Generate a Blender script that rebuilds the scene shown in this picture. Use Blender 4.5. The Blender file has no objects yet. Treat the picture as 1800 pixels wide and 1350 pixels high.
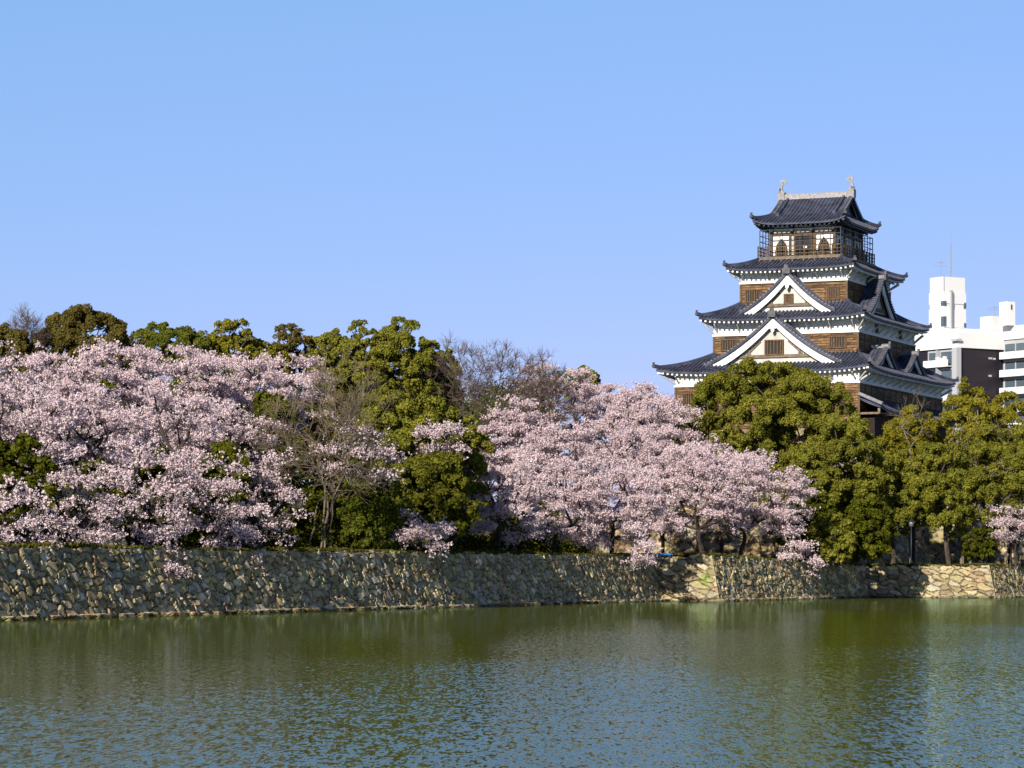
import bpy, math, random
import numpy as np

# ------------------------------------------------------------------ camera, sky, sun, exposure
scn = bpy.context.scene
COL = scn.collection
F, HZ, CZ = 5400.0, 1008.0, 1.8          # focal length and horizon row in photo pixels (1800 wide), eye height in metres

cam = bpy.data.cameras.new('camera')
cam.sensor_width = 36.0
cam.lens = 108.0
cam.shift_y = (HZ - 675.0) / 1800.0
cam.clip_start = 0.5
cam.clip_end = 9000
camo = bpy.data.objects.new('camera', cam)
camo.location = (0, 0, CZ)
camo.rotation_euler = (math.radians(90), 0, 0)
COL.objects.link(camo)
scn.camera = camo

SUN_AZ = math.radians(-24)               # behind the camera, to its left
SUN_EL = math.radians(24.5)
w = bpy.data.worlds.new("World")
scn.world = w
w.use_nodes = True
nt = w.node_tree
nt.nodes.clear()
sky = nt.nodes.new('ShaderNodeTexSky')
sky.sky_type = 'NISHITA'
sky.sun_disc = False
sky.sun_elevation = SUN_EL
sky.sun_rotation = math.pi - SUN_AZ
sky.altitude = 200
sky.air_density = 1.0
sky.dust_density = 0.0
sky.ozone_density = 5.0
tint = nt.nodes.new('ShaderNodeMix')
tint.data_type = 'RGBA'
tint.blend_type = 'MULTIPLY'
tint.inputs[0].default_value = 1.0
tint.inputs[7].default_value = (.84 * .74, .90 * .36, 1.16 * .55, 1)
bg = nt.nodes.new('ShaderNodeBackground')
bg.inputs[1].default_value = 0.0633
out = nt.nodes.new('ShaderNodeOutputWorld')
nt.links.new(sky.outputs[0], tint.inputs[6])
# clear spring air: a pale blue veil low in the sky, thinning towards the zenith
wtc = nt.nodes.new('ShaderNodeTexCoord'); wsp = nt.nodes.new('ShaderNodeSeparateXYZ'); nt.links.new(wtc.outputs['Generated'], wsp.inputs[0])
wmr = nt.nodes.new('ShaderNodeMapRange'); wmr.interpolation_type = 'SMOOTHSTEP'
for i_, v_ in ((1, .2), (2, .65), (3, 1.0), (4, .0)): wmr.inputs[i_].default_value = v_
nt.links.new(wsp.outputs[2], wmr.inputs[0])
veil = nt.nodes.new('ShaderNodeMix'); veil.data_type = 'RGBA'; veil.blend_type = 'ADD'
veil.inputs[7].default_value = (.118 / .11, .340 / .11, .40 / .11, 1)
nt.links.new(wmr.outputs[0], veil.inputs[0]); nt.links.new(tint.outputs[2], veil.inputs[6])
nt.links.new(veil.outputs[2], bg.inputs[0])
nt.links.new(bg.outputs[0], out.inputs[0])

sl = bpy.data.lights.new('sun', 'SUN')
sl.energy = 5.0
sl.angle = math.radians(0.53)
sl.color = (1.0, 0.91, 0.77)
slo = bpy.data.objects.new('sun', sl)
COL.objects.link(slo)
sdir = np.array([math.sin(SUN_AZ) * math.cos(SUN_EL), -math.cos(SUN_AZ) * math.cos(SUN_EL), math.sin(SUN_EL)])
from mathutils import Vector
slo.rotation_euler = Vector(sdir).to_track_quat('Z', 'Y').to_euler()
slo.location = (-40, -60, 80)

scn.view_settings.view_transform = 'Standard'
scn.view_settings.look = 'None'
scn.view_settings.exposure = 0.8
scn.view_settings.gamma = 1.0
scn.render.engine = 'CYCLES'
scn.cycles.max_bounces = 6
scn.cycles.diffuse_bounces = 3
scn.cycles.transmission_bounces = 3
scn.cycles.glossy_bounces = 3

# ------------------------------------------------------------------ helpers
def at(px, Y):
    return (px - 900.0) / F * Y

def zat(py, Y):
    return CZ + (HZ - py) / F * Y

def norm(a):
    return a / np.maximum(np.linalg.norm(a, axis=-1, keepdims=True), 1e-9)

class MB:
    def __init__(s):
        s.v = []; s.f = []; s.n = 0; s.attr = None

    def add(s, v, f, m=0):
        v = np.asarray(v, dtype=np.float64).reshape(-1, 3)
        f = np.asarray(f, dtype=np.int64)
        if f.ndim == 1:
            f = f[None]
        s.v.append(v); s.f.append((f + s.n, m)); s.n += len(v)
        return s

    def box(s, x0, x1, y0, y1, z0, z1, m=0):
        v = [(x, y, z) for z in (z0, z1) for x, y in ((x0, y0), (x1, y0), (x1, y1), (x0, y1))]
        return s.add(v, [(3, 2, 1, 0), (4, 5, 6, 7), (0, 1, 5, 4), (1, 2, 6, 5), (2, 3, 7, 6), (3, 0, 4, 7)], m)

    def bar(s, a, b, wd, ht=None, m=0, up=(0, 0, 1)):
        a = np.array(a, float); b = np.array(b, float); ht = ht or wd
        d = norm(b - a); up = np.array(up, float)
        if abs(d @ up) > .95: up = np.array((1., 0, 0))
        r = norm(np.cross(d, up)); q = np.cross(r, d)
        v = [p + r * i * wd / 2 + q * j * ht / 2 for p in (a, b) for i, j in ((-1, -1), (1, -1), (1, 1), (-1, 1))]
        return s.add(v, [(3, 2, 1, 0), (4, 5, 6, 7), (0, 1, 5, 4), (1, 2, 6, 5), (2, 3, 7, 6), (3, 0, 4, 7)], m)

    def sweep(s, path, prof, m=0, up=(0, 0, 1), scale=None, caps=True):
        """prof: list of (side, up) offsets, closed section carried along path"""
        path = np.array(path, float); n = len(path); k = len(prof); up = np.array(up, float)
        t = np.gradient(path, axis=0); t = norm(t)
        r = norm(np.cross(t, up)); q = np.cross(r, t)
        sc = np.ones(n) if scale is None else np.array(scale, float)
        pr = np.array(prof, float)
        v = path[:, None] + sc[:, None, None] * (r[:, None] * pr[None, :, :1] + q[:, None] * pr[None, :, 1:])
        f = [(i * k + j, i * k + (j + 1) % k, (i + 1) * k + (j + 1) % k, (i + 1) * k + j) for i in range(n - 1) for j in range(k)]
        n0 = s.n
        s.add(v.reshape(-1, 3), f, m)
        if caps:
            s.f.append((np.array([[n0 + j for j in range(k)][::-1]]), m))
            s.f.append((np.array([[n0 + (n - 1) * k + j for j in range(k)]]), m))
        return s

    def grid(s, P, m=0, flip=False):
        P = np.asarray(P, float); a, b = P.shape[:2]
        idx = np.arange(a * b).reshape(a, b)
        f = np.stack([idx[:-1, :-1], idx[1:, :-1], idx[1:, 1:], idx[:-1, 1:]], -1).reshape(-1, 4)
        return s.add(P.reshape(-1, 3), f[:, ::-1] if flip else f, m)

    def prism(s, pts, d, m=0):
        """pts: planar polygon (k,3); d: thickness vector"""
        p = np.array(pts, float); k = len(p); d = np.array(d, float)
        n0 = s.n
        s.add(np.vstack([p, p + d]), [(j, (j + 1) % k, k + (j + 1) % k, k + j) for j in range(k)], m)
        s.f.append((np.array([[n0 + j for j in range(k)][::-1]]), m))
        s.f.append((np.array([[n0 + k + j for j in range(k)]]), m))
        return s

    def cyl(s, a, b, r0, r1=None, k=10, m=0):
        r1 = r0 if r1 is None else r1
        pr = [(math.cos(2 * math.pi * i / k), math.sin(2 * math.pi * i / k)) for i in range(k)]
        a = np.array(a, float); b = np.array(b, float)
        up = (0, 0, 1) if abs(norm(b - a)[2]) < .9 else (1, 0, 0)
        return s.sweep([a, b], pr, m, up=up, scale=[r0, r1])

    def lathe(s, c, prof, k=12, m=0):
        c = np.array(c, float)
        P = np.array([[(c[0] + r * math.cos(2 * math.pi * i / k), c[1] + r * math.sin(2 * math.pi * i / k), c[2] + z) for i in range(k + 1)] for r, z in prof])
        return s.grid(P, m, flip=True)

    def build(s, name, mats, parent=None, smooth=False, loc=None, attr=None):
        if not isinstance(mats, (list, tuple)): mats = [mats]
        me = bpy.data.meshes.new(name)
        V = np.vstack(s.v)
        me.vertices.add(len(V)); me.vertices.foreach_set('co', V.astype(np.float32).ravel())
        loops = np.concatenate([f.ravel() for f, m in s.f])
        tot = np.concatenate([np.full(len(f), f.shape[1]) for f, m in s.f])
        mi = np.concatenate([np.full(len(f), m) for f, m in s.f])
        st = np.concatenate([[0], np.cumsum(tot)[:-1]])
        me.loops.add(len(loops)); me.loops.foreach_set('vertex_index', loops.astype(np.int32))
        me.polygons.add(len(tot)); me.polygons.foreach_set('loop_start', st.astype(np.int32))
        me.polygons.foreach_set('material_index', mi.astype(np.int32))
        me.polygons.foreach_set('use_smooth', np.full(len(tot), bool(smooth)))
        for mm in mats: me.materials.append(mm)
        me.update(calc_edges=True)
        if attr is not None:
            a = me.color_attributes.new('Col', 'FLOAT_COLOR', 'POINT')
            c = np.ones((len(V), 4), np.float32); c[:, :3] = attr
            a.data.foreach_set('color', c.ravel())
        o = bpy.data.objects.new(name, me)
        COL.objects.link(o)
        if parent is not None: o.parent = parent
        if loc is not None: o.location = loc
        return o

def empty(name, loc, rz=0.0):
    o = bpy.data.objects.new(name, None)
    o.location = loc; o.rotation_euler = (0, 0, rz)
    o.empty_display_size = .5
    COL.objects.link(o)
    return o

def tag(o, label, cat, group=None, kind=None):
    if label: o['label'] = label
    if cat: o['category'] = cat
    if group: o['group'] = group
    if kind: o['kind'] = kind
    return o

# ------------------------------------------------------------------ materials
def mat(name, base=(.5, .5, .5), rough=.8, spec=.3, noise=None, bump=None, metal=0.0):
    """noise: (scale, amount, stretch) multiplies the base colour; bump: (scale, distance)"""
    m = bpy.data.materials.new(name); m.use_nodes = True
    t = m.node_tree; p = t.nodes['Principled BSDF']
    p.inputs['Base Color'].default_value = (*base, 1)
    p.inputs['Roughness'].default_value = rough
    p.inputs['Specular IOR Level'].default_value = spec
    p.inputs['Metallic'].default_value = metal
    tc = t.nodes.new('ShaderNodeTexCoord')
    if noise:
        sc, am, st = noise
        mp = t.nodes.new('ShaderNodeMapping'); mp.inputs['Scale'].default_value = st
        t.links.new(tc.outputs['Object'], mp.inputs[0])
        n = t.nodes.new('ShaderNodeTexNoise'); n.inputs['Scale'].default_value = sc; n.inputs['Detail'].default_value = 6
        t.links.new(mp.outputs[0], n.inputs['Vector'])
        r = t.nodes.new('ShaderNodeMapRange'); r.inputs[1].default_value = .3; r.inputs[2].default_value = .7
        r.inputs[3].default_value = 1 - am; r.inputs[4].default_value = 1 + am
        t.links.new(n.outputs['Fac'], r.inputs[0])
        mx = t.nodes.new('ShaderNodeMix'); mx.data_type = 'RGBA'; mx.blend_type = 'MULTIPLY'; mx.inputs[0].default_value = 1
        mx.inputs[6].default_value = (*base, 1)
        t.links.new(r.outputs[0], mx.inputs[7]); t.links.new(mx.outputs[2], p.inputs['Base Color'])
    if bump:
        n = t.nodes.new('ShaderNodeTexNoise'); n.inputs['Scale'].default_value = bump[0]; n.inputs['Detail'].default_value = 5
        t.links.new(tc.outputs['Object'], n.inputs['Vector'])
        b = t.nodes.new('ShaderNodeBump'); b.inputs['Distance'].default_value = bump[1]
        t.links.new(n.outputs['Fac'], b.inputs['Height']); t.links.new(b.outputs[0], p.inputs['Normal'])
    return m

def leafmat(name, c0, c1, c2=None, trans=.3, patch=.45):
    """one random tone per leaf, plus slow drift of tone through the crown"""
    m = bpy.data.materials.new(name); m.use_nodes = True
    t = m.node_tree; t.nodes.clear()
    geo = t.nodes.new('ShaderNodeNewGeometry'); tc = t.nodes.new('ShaderNodeTexCoord')
    n = t.nodes.new('ShaderNodeTexNoise'); n.inputs['Scale'].default_value = patch; n.inputs['Detail'].default_value = 2
    t.links.new(tc.outputs['Object'], n.inputs['Vector'])
    a = t.nodes.new('ShaderNodeMath'); a.operation = 'MULTIPLY_ADD'; a.inputs[1].default_value = .75
    t.links.new(geo.outputs['Random Per Island'], a.inputs[0])
    s = t.nodes.new('ShaderNodeMath'); s.operation = 'MULTIPLY_ADD'; s.inputs[1].default_value = 1.2; s.inputs[2].default_value = -.48
    t.links.new(n.outputs['Fac'], s.inputs[0]); t.links.new(s.outputs[0], a.inputs[2])
    r = t.nodes.new('ShaderNodeValToRGB')
    r.color_ramp.elements[0].color = (*c0, 1); r.color_ramp.elements[1].color = (*c1, 1)
    if c2:
        e = r.color_ramp.elements.new(.93); e.color = (*c1, 1)
        r.color_ramp.elements[-1].color = (*c2, 1)
    t.links.new(a.outputs[0], r.inputs[0])
    d = t.nodes.new('ShaderNodeBsdfDiffuse'); tr = t.nodes.new('ShaderNodeBsdfTranslucent')
    mx = t.nodes.new('ShaderNodeMixShader'); mx.inputs[0].default_value = trans
    o = t.nodes.new('ShaderNodeOutputMaterial')
    t.links.new(r.outputs[0], d.inputs[0]); t.links.new(r.outputs[0], tr.inputs[0])
    t.links.new(d.outputs[0], mx.inputs[1]); t.links.new(tr.outputs[0], mx.inputs[2]); t.links.new(mx.outputs[0], o.inputs[0])
    return m

M = {}
M['tile'] = mat('roof_tile', (.042, .048, .075), .6, .18, noise=(1.3, .5, (1, 1, 1)))
M['tile_dull'] = mat('weathered_tile', (0.0664, 0.0664, 0.0789), .6, .3, noise=(3, .4, (1, 1, 1)))
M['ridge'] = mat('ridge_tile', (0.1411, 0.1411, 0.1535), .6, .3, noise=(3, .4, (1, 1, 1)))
M['plaster'] = mat('white_plaster', (0.6142, 0.61, 0.6018), .85, .2, noise=(.9, .13, (1, 1, .35)))
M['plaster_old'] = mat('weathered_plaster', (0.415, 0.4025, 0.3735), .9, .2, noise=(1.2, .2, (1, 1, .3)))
M['timber'] = mat('brown_timber', (0.0954, 0.0598, 0.0332), .75, .2, noise=(4, .35, (1, 1, 1)))
M['timber_grey'] = mat('grey_timber', (0.1328, 0.1037, 0.0764), .8, .2, noise=(4, .35, (1, 1, 1)))
M['dark'] = mat('dark_opening', (.012, .011, .010), .6, .2)
M['cage'] = mat('black_steel', (.015, .02, .035), .5, .3)
M['stone_grey'] = mat('ornament_stone', (.215, .21, .22), .6, .3, noise=(6, .3, (1, 1, 1)))
M['bark'] = mat('bark', (.055, .044, .035), .95, .1, noise=(3, .45, (1, 1, .3)), bump=(8, .03))
M['bark_dark'] = mat('cherry_bark', (.045, .036, .033), .95, .1, noise=(3, .45, (1, 1, .4)), bump=(8, .03))
M['bark_pale'] = mat('pale_bark', (.125, .105, .078), .95, .1, noise=(2.2, .45, (1, 1, .3)), bump=(8, .02))
M['twig'] = mat('twig', (.085, .062, .052), .95, .1)
M['twig_pale'] = mat('pale_twig', (.125, .10, .072), .95, .1)
M['blossom'] = leafmat('cherry_blossom', (.56, .435, .465), (.77, .65, .68), (.85, .79, .80), trans=.35)
M['camphor'] = leafmat('camphor_leaf', (.064, .071, .009), (.232, .226, .035), (.28, .235, .046), trans=.3)
M['camphor_gold'] = leafmat('golden_leaf', (.095, .090, .008), (.25, .225, .026), (.30, .24, .045), trans=.3)
M['camphor_brown'] = leafmat('bronze_leaf', (.05, .044, .012), (.125, .102, .026), (.16, .12, .03), trans=.22)
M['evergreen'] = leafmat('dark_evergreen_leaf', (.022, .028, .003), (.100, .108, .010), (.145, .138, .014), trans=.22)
M['olive_leaf'] = leafmat('olive_leaf', (.04, .045, .006), (.150, .150, .020), (.20, .175, .03), trans=.26)
M['fresh'] = leafmat('fresh_green_leaf', (.045, .058, .007), (.135, .15, .022), (.18, .18, .03), trans=.28)

def wood_boards():
    m = bpy.data.materials.new('weathered_boards'); m.use_nodes = True
    t = m.node_tree; p = t.nodes['Principled BSDF']; p.inputs['Roughness'].default_value = .8
    p.inputs['Specular IOR Level'].default_value = .2
    tc = t.nodes.new('ShaderNodeTexCoord'); sp = t.nodes.new('ShaderNodeSeparateXYZ'); t.links.new(tc.outputs['Object'], sp.inputs[0])
    ad = t.nodes.new('ShaderNodeMath'); ad.operation = 'ADD'
    t.links.new(sp.outputs[0], ad.inputs[0]); t.links.new(sp.outputs[1], ad.inputs[1])
    cb = t.nodes.new('ShaderNodeCombineXYZ'); t.links.new(ad.outputs[0], cb.inputs[0]); t.links.new(sp.outputs[2], cb.inputs[1])
    br = t.nodes.new('ShaderNodeTexBrick'); t.links.new(cb.outputs[0], br.inputs[0])
    br.offset = .5
    br.inputs['Color1'].default_value = (.185, .112, .055, 1); br.inputs['Color2'].default_value = (.062, .034, .018, 1)
    br.inputs['Mortar'].default_value = (.025, .014, .007, 1)
    br.inputs['Scale'].default_value = 1; br.inputs['Mortar Size'].default_value = .022; br.inputs['Mortar Smooth'].default_value = .3
    br.inputs['Brick Width'].default_value = 1.9; br.inputs['Row Height'].default_value = .215
    mp = t.nodes.new('ShaderNodeMapping'); mp.inputs['Scale'].default_value = (1.2, 1.2, 5)
    t.links.new(tc.outputs['Object'], mp.inputs[0])
    n = t.nodes.new('ShaderNodeTexNoise'); n.inputs['Scale'].default_value = 1.7; n.inputs['Detail'].default_value = 7
    t.links.new(mp.outputs[0], n.inputs['Vector'])
    r = t.nodes.new('ShaderNodeMapRange'); r.inputs[1].default_value = .32; r.inputs[2].default_value = .68; r.inputs[3].default_value = .45; r.inputs[4].default_value = 1.55
    t.links.new(n.outputs['Fac'], r.inputs[0])
    mx = t.nodes.new('ShaderNodeMix'); mx.data_type = 'RGBA'; mx.blend_type = 'MULTIPLY'; mx.inputs[0].default_value = 1
    t.links.new(br.outputs['Color'], mx.inputs[6]); t.links.new(r.outputs[0], mx.inputs[7])
    t.links.new(mx.outputs[2], p.inputs['Base Color'])
    b = t.nodes.new('ShaderNodeBump'); b.inputs['Distance'].default_value = .03; b.inputs['Strength'].default_value = .8
    t.links.new(br.outputs['Fac'], b.inputs['Height']); b.invert = True
    t.links.new(b.outputs[0], p.inputs['Normal'])
    return m
M['boards'] = wood_boards()

def stone_mat(name):
    m = bpy.data.materials.new(name); m.use_nodes = True
    t = m.node_tree; p = t.nodes['Principled BSDF']; p.inputs['Roughness'].default_value = .85; p.inputs['Specular IOR Level'].default_value = .25
    a = t.nodes.new('ShaderNodeAttribute'); a.attribute_name = 'Col'
    tc = t.nodes.new('ShaderNodeTexCoord')
    n = t.nodes.new('ShaderNodeTexNoise'); n.inputs['Scale'].default_value = 4; n.inputs['Detail'].default_value = 8; n.inputs['Roughness'].default_value = .7
    t.links.new(tc.outputs['Object'], n.inputs['Vector'])
    r = t.nodes.new('ShaderNodeMapRange'); r.inputs[1].default_value = .3; r.inputs[2].default_value = .7; r.inputs[3].default_value = .6; r.inputs[4].default_value = 1.4
    t.links.new(n.outputs['Fac'], r.inputs[0])
    mx = t.nodes.new('ShaderNodeMix'); mx.data_type = 'RGBA'; mx.blend_type = 'MULTIPLY'; mx.inputs[0].default_value = 1
    t.links.new(a.outputs['Color'], mx.inputs[6]); t.links.new(r.outputs[0], mx.inputs[7])
    t.links.new(mx.outputs[2], p.inputs['Base Color'])
    b = t.nodes.new('ShaderNodeBump'); b.inputs['Distance'].default_value = .05; b.inputs['Strength'].default_value = .7
    t.links.new(n.outputs['Fac'], b.inputs['Height']); t.links.new(b.outputs[0], p.inputs['Normal'])
    return m
M['stone'] = stone_mat('wall_stone')

def ground_mat():
    m = bpy.data.materials.new('grassy_earth'); m.use_nodes = True
    t = m.node_tree; p = t.nodes['Principled BSDF']; p.inputs['Roughness'].default_value = 1; p.inputs['Specular IOR Level'].default_value = .1
    tc = t.nodes.new('ShaderNodeTexCoord')
    n = t.nodes.new('ShaderNodeTexNoise'); n.inputs['Scale'].default_value = .6; n.inputs['Detail'].default_value = 8
    t.links.new(tc.outputs['Object'], n.inputs['Vector'])
    r = t.nodes.new('ShaderNodeValToRGB')
    r.color_ramp.elements[0].position = .38; r.color_ramp.elements[0].color = (.06, .045, .028, 1)
    r.color_ramp.elements[1].position = .55; r.color_ramp.elements[1].color = (.045, .052, .011, 1)
    t.links.new(n.outputs['Fac'], r.inputs[0]); t.links.new(r.outputs[0], p.inputs['Base Color'])
    return m
M['ground'] = ground_mat()

DW = np.array([.334, .9426]); WN = np.array([.9426, -.334])     # outward normal of the long moat wall

def water_mat():
    m = bpy.data.materials.new('moat_water'); m.use_nodes = True
    t = m.node_tree; p = t.nodes['Principled BSDF']
    L = t.links.new
    def math_(op, a, b=None, c=None):
        n = t.nodes.new('ShaderNodeMath'); n.operation = op
        for i, x in enumerate((a, b, c)):
            if x is None: continue
            if isinstance(x, (int, float)): n.inputs[i].default_value = x
            else: L(x, n.inputs[i])
        return n.outputs[0]
    tc = t.nodes.new('ShaderNodeTexCoord')
    def noise(scale, stretch, detail=2, rot=0.0):
        mp = t.nodes.new('ShaderNodeMapping'); mp.inputs['Scale'].default_value = stretch; mp.inputs['Rotation'].default_value = (0, 0, rot)
        L(tc.outputs['Object'], mp.inputs[0])
        n = t.nodes.new('ShaderNodeTexNoise'); n.inputs['Scale'].default_value = scale; n.inputs['Detail'].default_value = detail
        L(mp.outputs[0], n.inputs['Vector'])
        return n.outputs['Fac']
    sep = t.nodes.new('ShaderNodeSeparateXYZ'); L(tc.outputs['Object'], sep.inputs[0])
    # distance out from the bank: the wall shelters the water close to it from the breeze
    d = math_('ADD', math_('MULTIPLY', sep.outputs[0], float(WN[0])), math_('MULTIPLY_ADD', sep.outputs[1], float(WN[1]), 56.9))
    mr = t.nodes.new('ShaderNodeMapRange'); mr.interpolation_type = 'SMOOTHSTEP'
    L(d, mr.inputs[0]); mr.inputs[1].default_value = 10; mr.inputs[2].default_value = 54; mr.inputs[3].default_value = .14; mr.inputs[4].default_value = 1.0
    big = noise(.09, (1, .35, 1), 3)
    bm = t.nodes.new('ShaderNodeMapRange'); L(big, bm.inputs[0]); bm.inputs[1].default_value = .35; bm.inputs[2].default_value = .65; bm.inputs[3].default_value = .55; bm.inputs[4].default_value = 1.35
    amp = math_('MULTIPLY', mr.outputs[0], bm.outputs[0])
    # facets of the ripples: mostly tipped towards and away from the bank, little sideways
    def cen(n, k): return math_('MULTIPLY', math_('SUBTRACT', n, .5), k)
    ny = math_('ADD', cen(noise(18, (1, .16, 1), 2, .12), .25), cen(noise(6.2, (1, .18, 1), 2, -.1), .15))
    ny = math_('ADD', ny, cen(noise(34, (1, .2, 1), 1, .05), .12))
    nx = math_('ADD', cen(noise(8, (1, .25, 1), 2, .5), .09), cen(noise(2.5, (1, .3, 1), 2, -.5), .06))
    cv = t.nodes.new('ShaderNodeCombineXYZ')
    L(math_('MULTIPLY', nx, amp), cv.inputs[0]); L(math_('SUBTRACT', math_('MULTIPLY', ny, math_('MULTIPLY', amp, 1.0)), math_('MULTIPLY', amp, .025)), cv.inputs[1]); cv.inputs[2].default_value = 1
    nv = t.nodes.new('ShaderNodeVectorMath'); nv.operation = 'NORMALIZE'; L(cv.outputs[0], nv.inputs[0])
    t.nodes.remove(p)
    df = t.nodes.new('ShaderNodeBsdfDiffuse'); df.inputs[0].default_value = (.060, .062, .0018, 1)
    gl = t.nodes.new('ShaderNodeBsdfGlossy'); gl.inputs['Roughness'].default_value = .035; gl.inputs[0].default_value = (.64, .92, .95, 1)
    L(nv.outputs[0], gl.inputs['Normal'])
    fr = t.nodes.new('ShaderNodeFresnel'); fr.inputs[0].default_value = 1.33; L(nv.outputs[0], fr.inputs['Normal'])
    mx = t.nodes.new('ShaderNodeMixShader'); L(math_('MULTIPLY', fr.outputs[0], .60), mx.inputs[0])
    L(df.outputs[0], mx.inputs[1]); L(gl.outputs[0], mx.inputs[2])
    L(mx.outputs[0], t.nodes['Material Output'].inputs[0])
    return m
M['water'] = water_mat()

# ------------------------------------------------------------------ terraces, moat, stone walls
D1 = np.array([.387, .922]); D2 = np.array([.922, -.387])
Pm = [np.array([9.7, 197.6]) - 165 * DW, np.array([9.7, 197.6])]
Pm.append(Pm[-1] + 3.93 * D2)
Pm.append(Pm[-1] + 34.3 * D1)
Pm.append(Pm[-1] + 9.5 * D2)
Pm.append(Pm[-1] + 70 * D1)
MOAT_TOP = [2.75, 2.93, 2.96, 2.36, 2.36, 2.36]
Pi = [np.array([6.9, 231.8]) - 200 * DW, np.array([6.9, 231.8])]
Pi.append(Pi[-1] + 17 * D2)
Pi.append(Pi[-1] + 31.7 * D1)
Pi.append(Pi[-1] + 42 * D2)
UPPER = 6.2

def offset_line(P, d):
    """polyline moved d metres inland (to the left of its run)"""
    P = [np.array(p) for p in P]; n = len(P); res = []
    nl = []
    for i in range(n - 1):
        t = norm(P[i + 1] - P[i]); nl.append(np.array([-t[1], t[0]]))
    for i in range(n):
        if i == 0: res.append(P[0] + nl[0] * d)
        elif i == n - 1: res.append(P[-1] + nl[-1] * d)
        else:
            m = norm(nl[i - 1] + nl[i]); res.append(P[i] + m * d / (m @ nl[i]))
    return res

def voronoi(S, Hh, sx, sh, seed, shear=.35):
    rng = np.random.default_rng(seed)
    ni = int(S.max() / sx) + 4; nj = int(Hh.max() / sh) + 4
    jx = rng.uniform(-.42, .42, (ni, nj)); jy = rng.uniform(-.33, .33, (ni, nj))
    wg = rng.uniform(.62, 1.55, (ni, nj))
    u = S / sx + 1.5; v = Hh / sh + 1.5
    u = u + shear * (v - 1.5)
    off = int(shear * nj) + 1
    iu = np.floor(u).astype(int); iv = np.floor(v).astype(int)
    b1 = np.full(S.shape, 9e9); b2 = np.full(S.shape, 9e9); bi = np.zeros(S.shape, int); du = np.zeros(S.shape); dv = np.zeros(S.shape)
    for a in (-1, 0, 1):
        for b in (-1, 0, 1):
            ci = (iu + a); cj = (iv + b)
            wi = ci % ni; wj = np.clip(cj, 0, nj - 1)
            cx = ci + .5 + jx[wi, wj] + .5 * (wj % 2); cy = cj + .5 + jy[wi, wj]
            x = (u - cx); y = (v - cy)
            dd = (np.abs(x) ** 2.4 + np.abs(y) ** 2.4) / wg[wi, wj]
            better = dd < b1
            b2 = np.where(better, b1, np.minimum(b2, dd))
            bi = np.where(better, wi * nj + wj, bi); du = np.where(better, x, du); dv = np.where(better, y, dv)
            b1 = np.where(better, dd, b1)
    return bi, b2 ** .417 - b1 ** .417, du, dv, ni * nj

STONES = .74 * np.array([(.30, .26, .17), (.24, .22, .16), (.34, .32, .27), (.19, .18, .15), (.37, .33, .24), (.22, .19, .12), (.31, .31, .31), (.25, .19, .14), (.27, .26, .16)])

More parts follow.
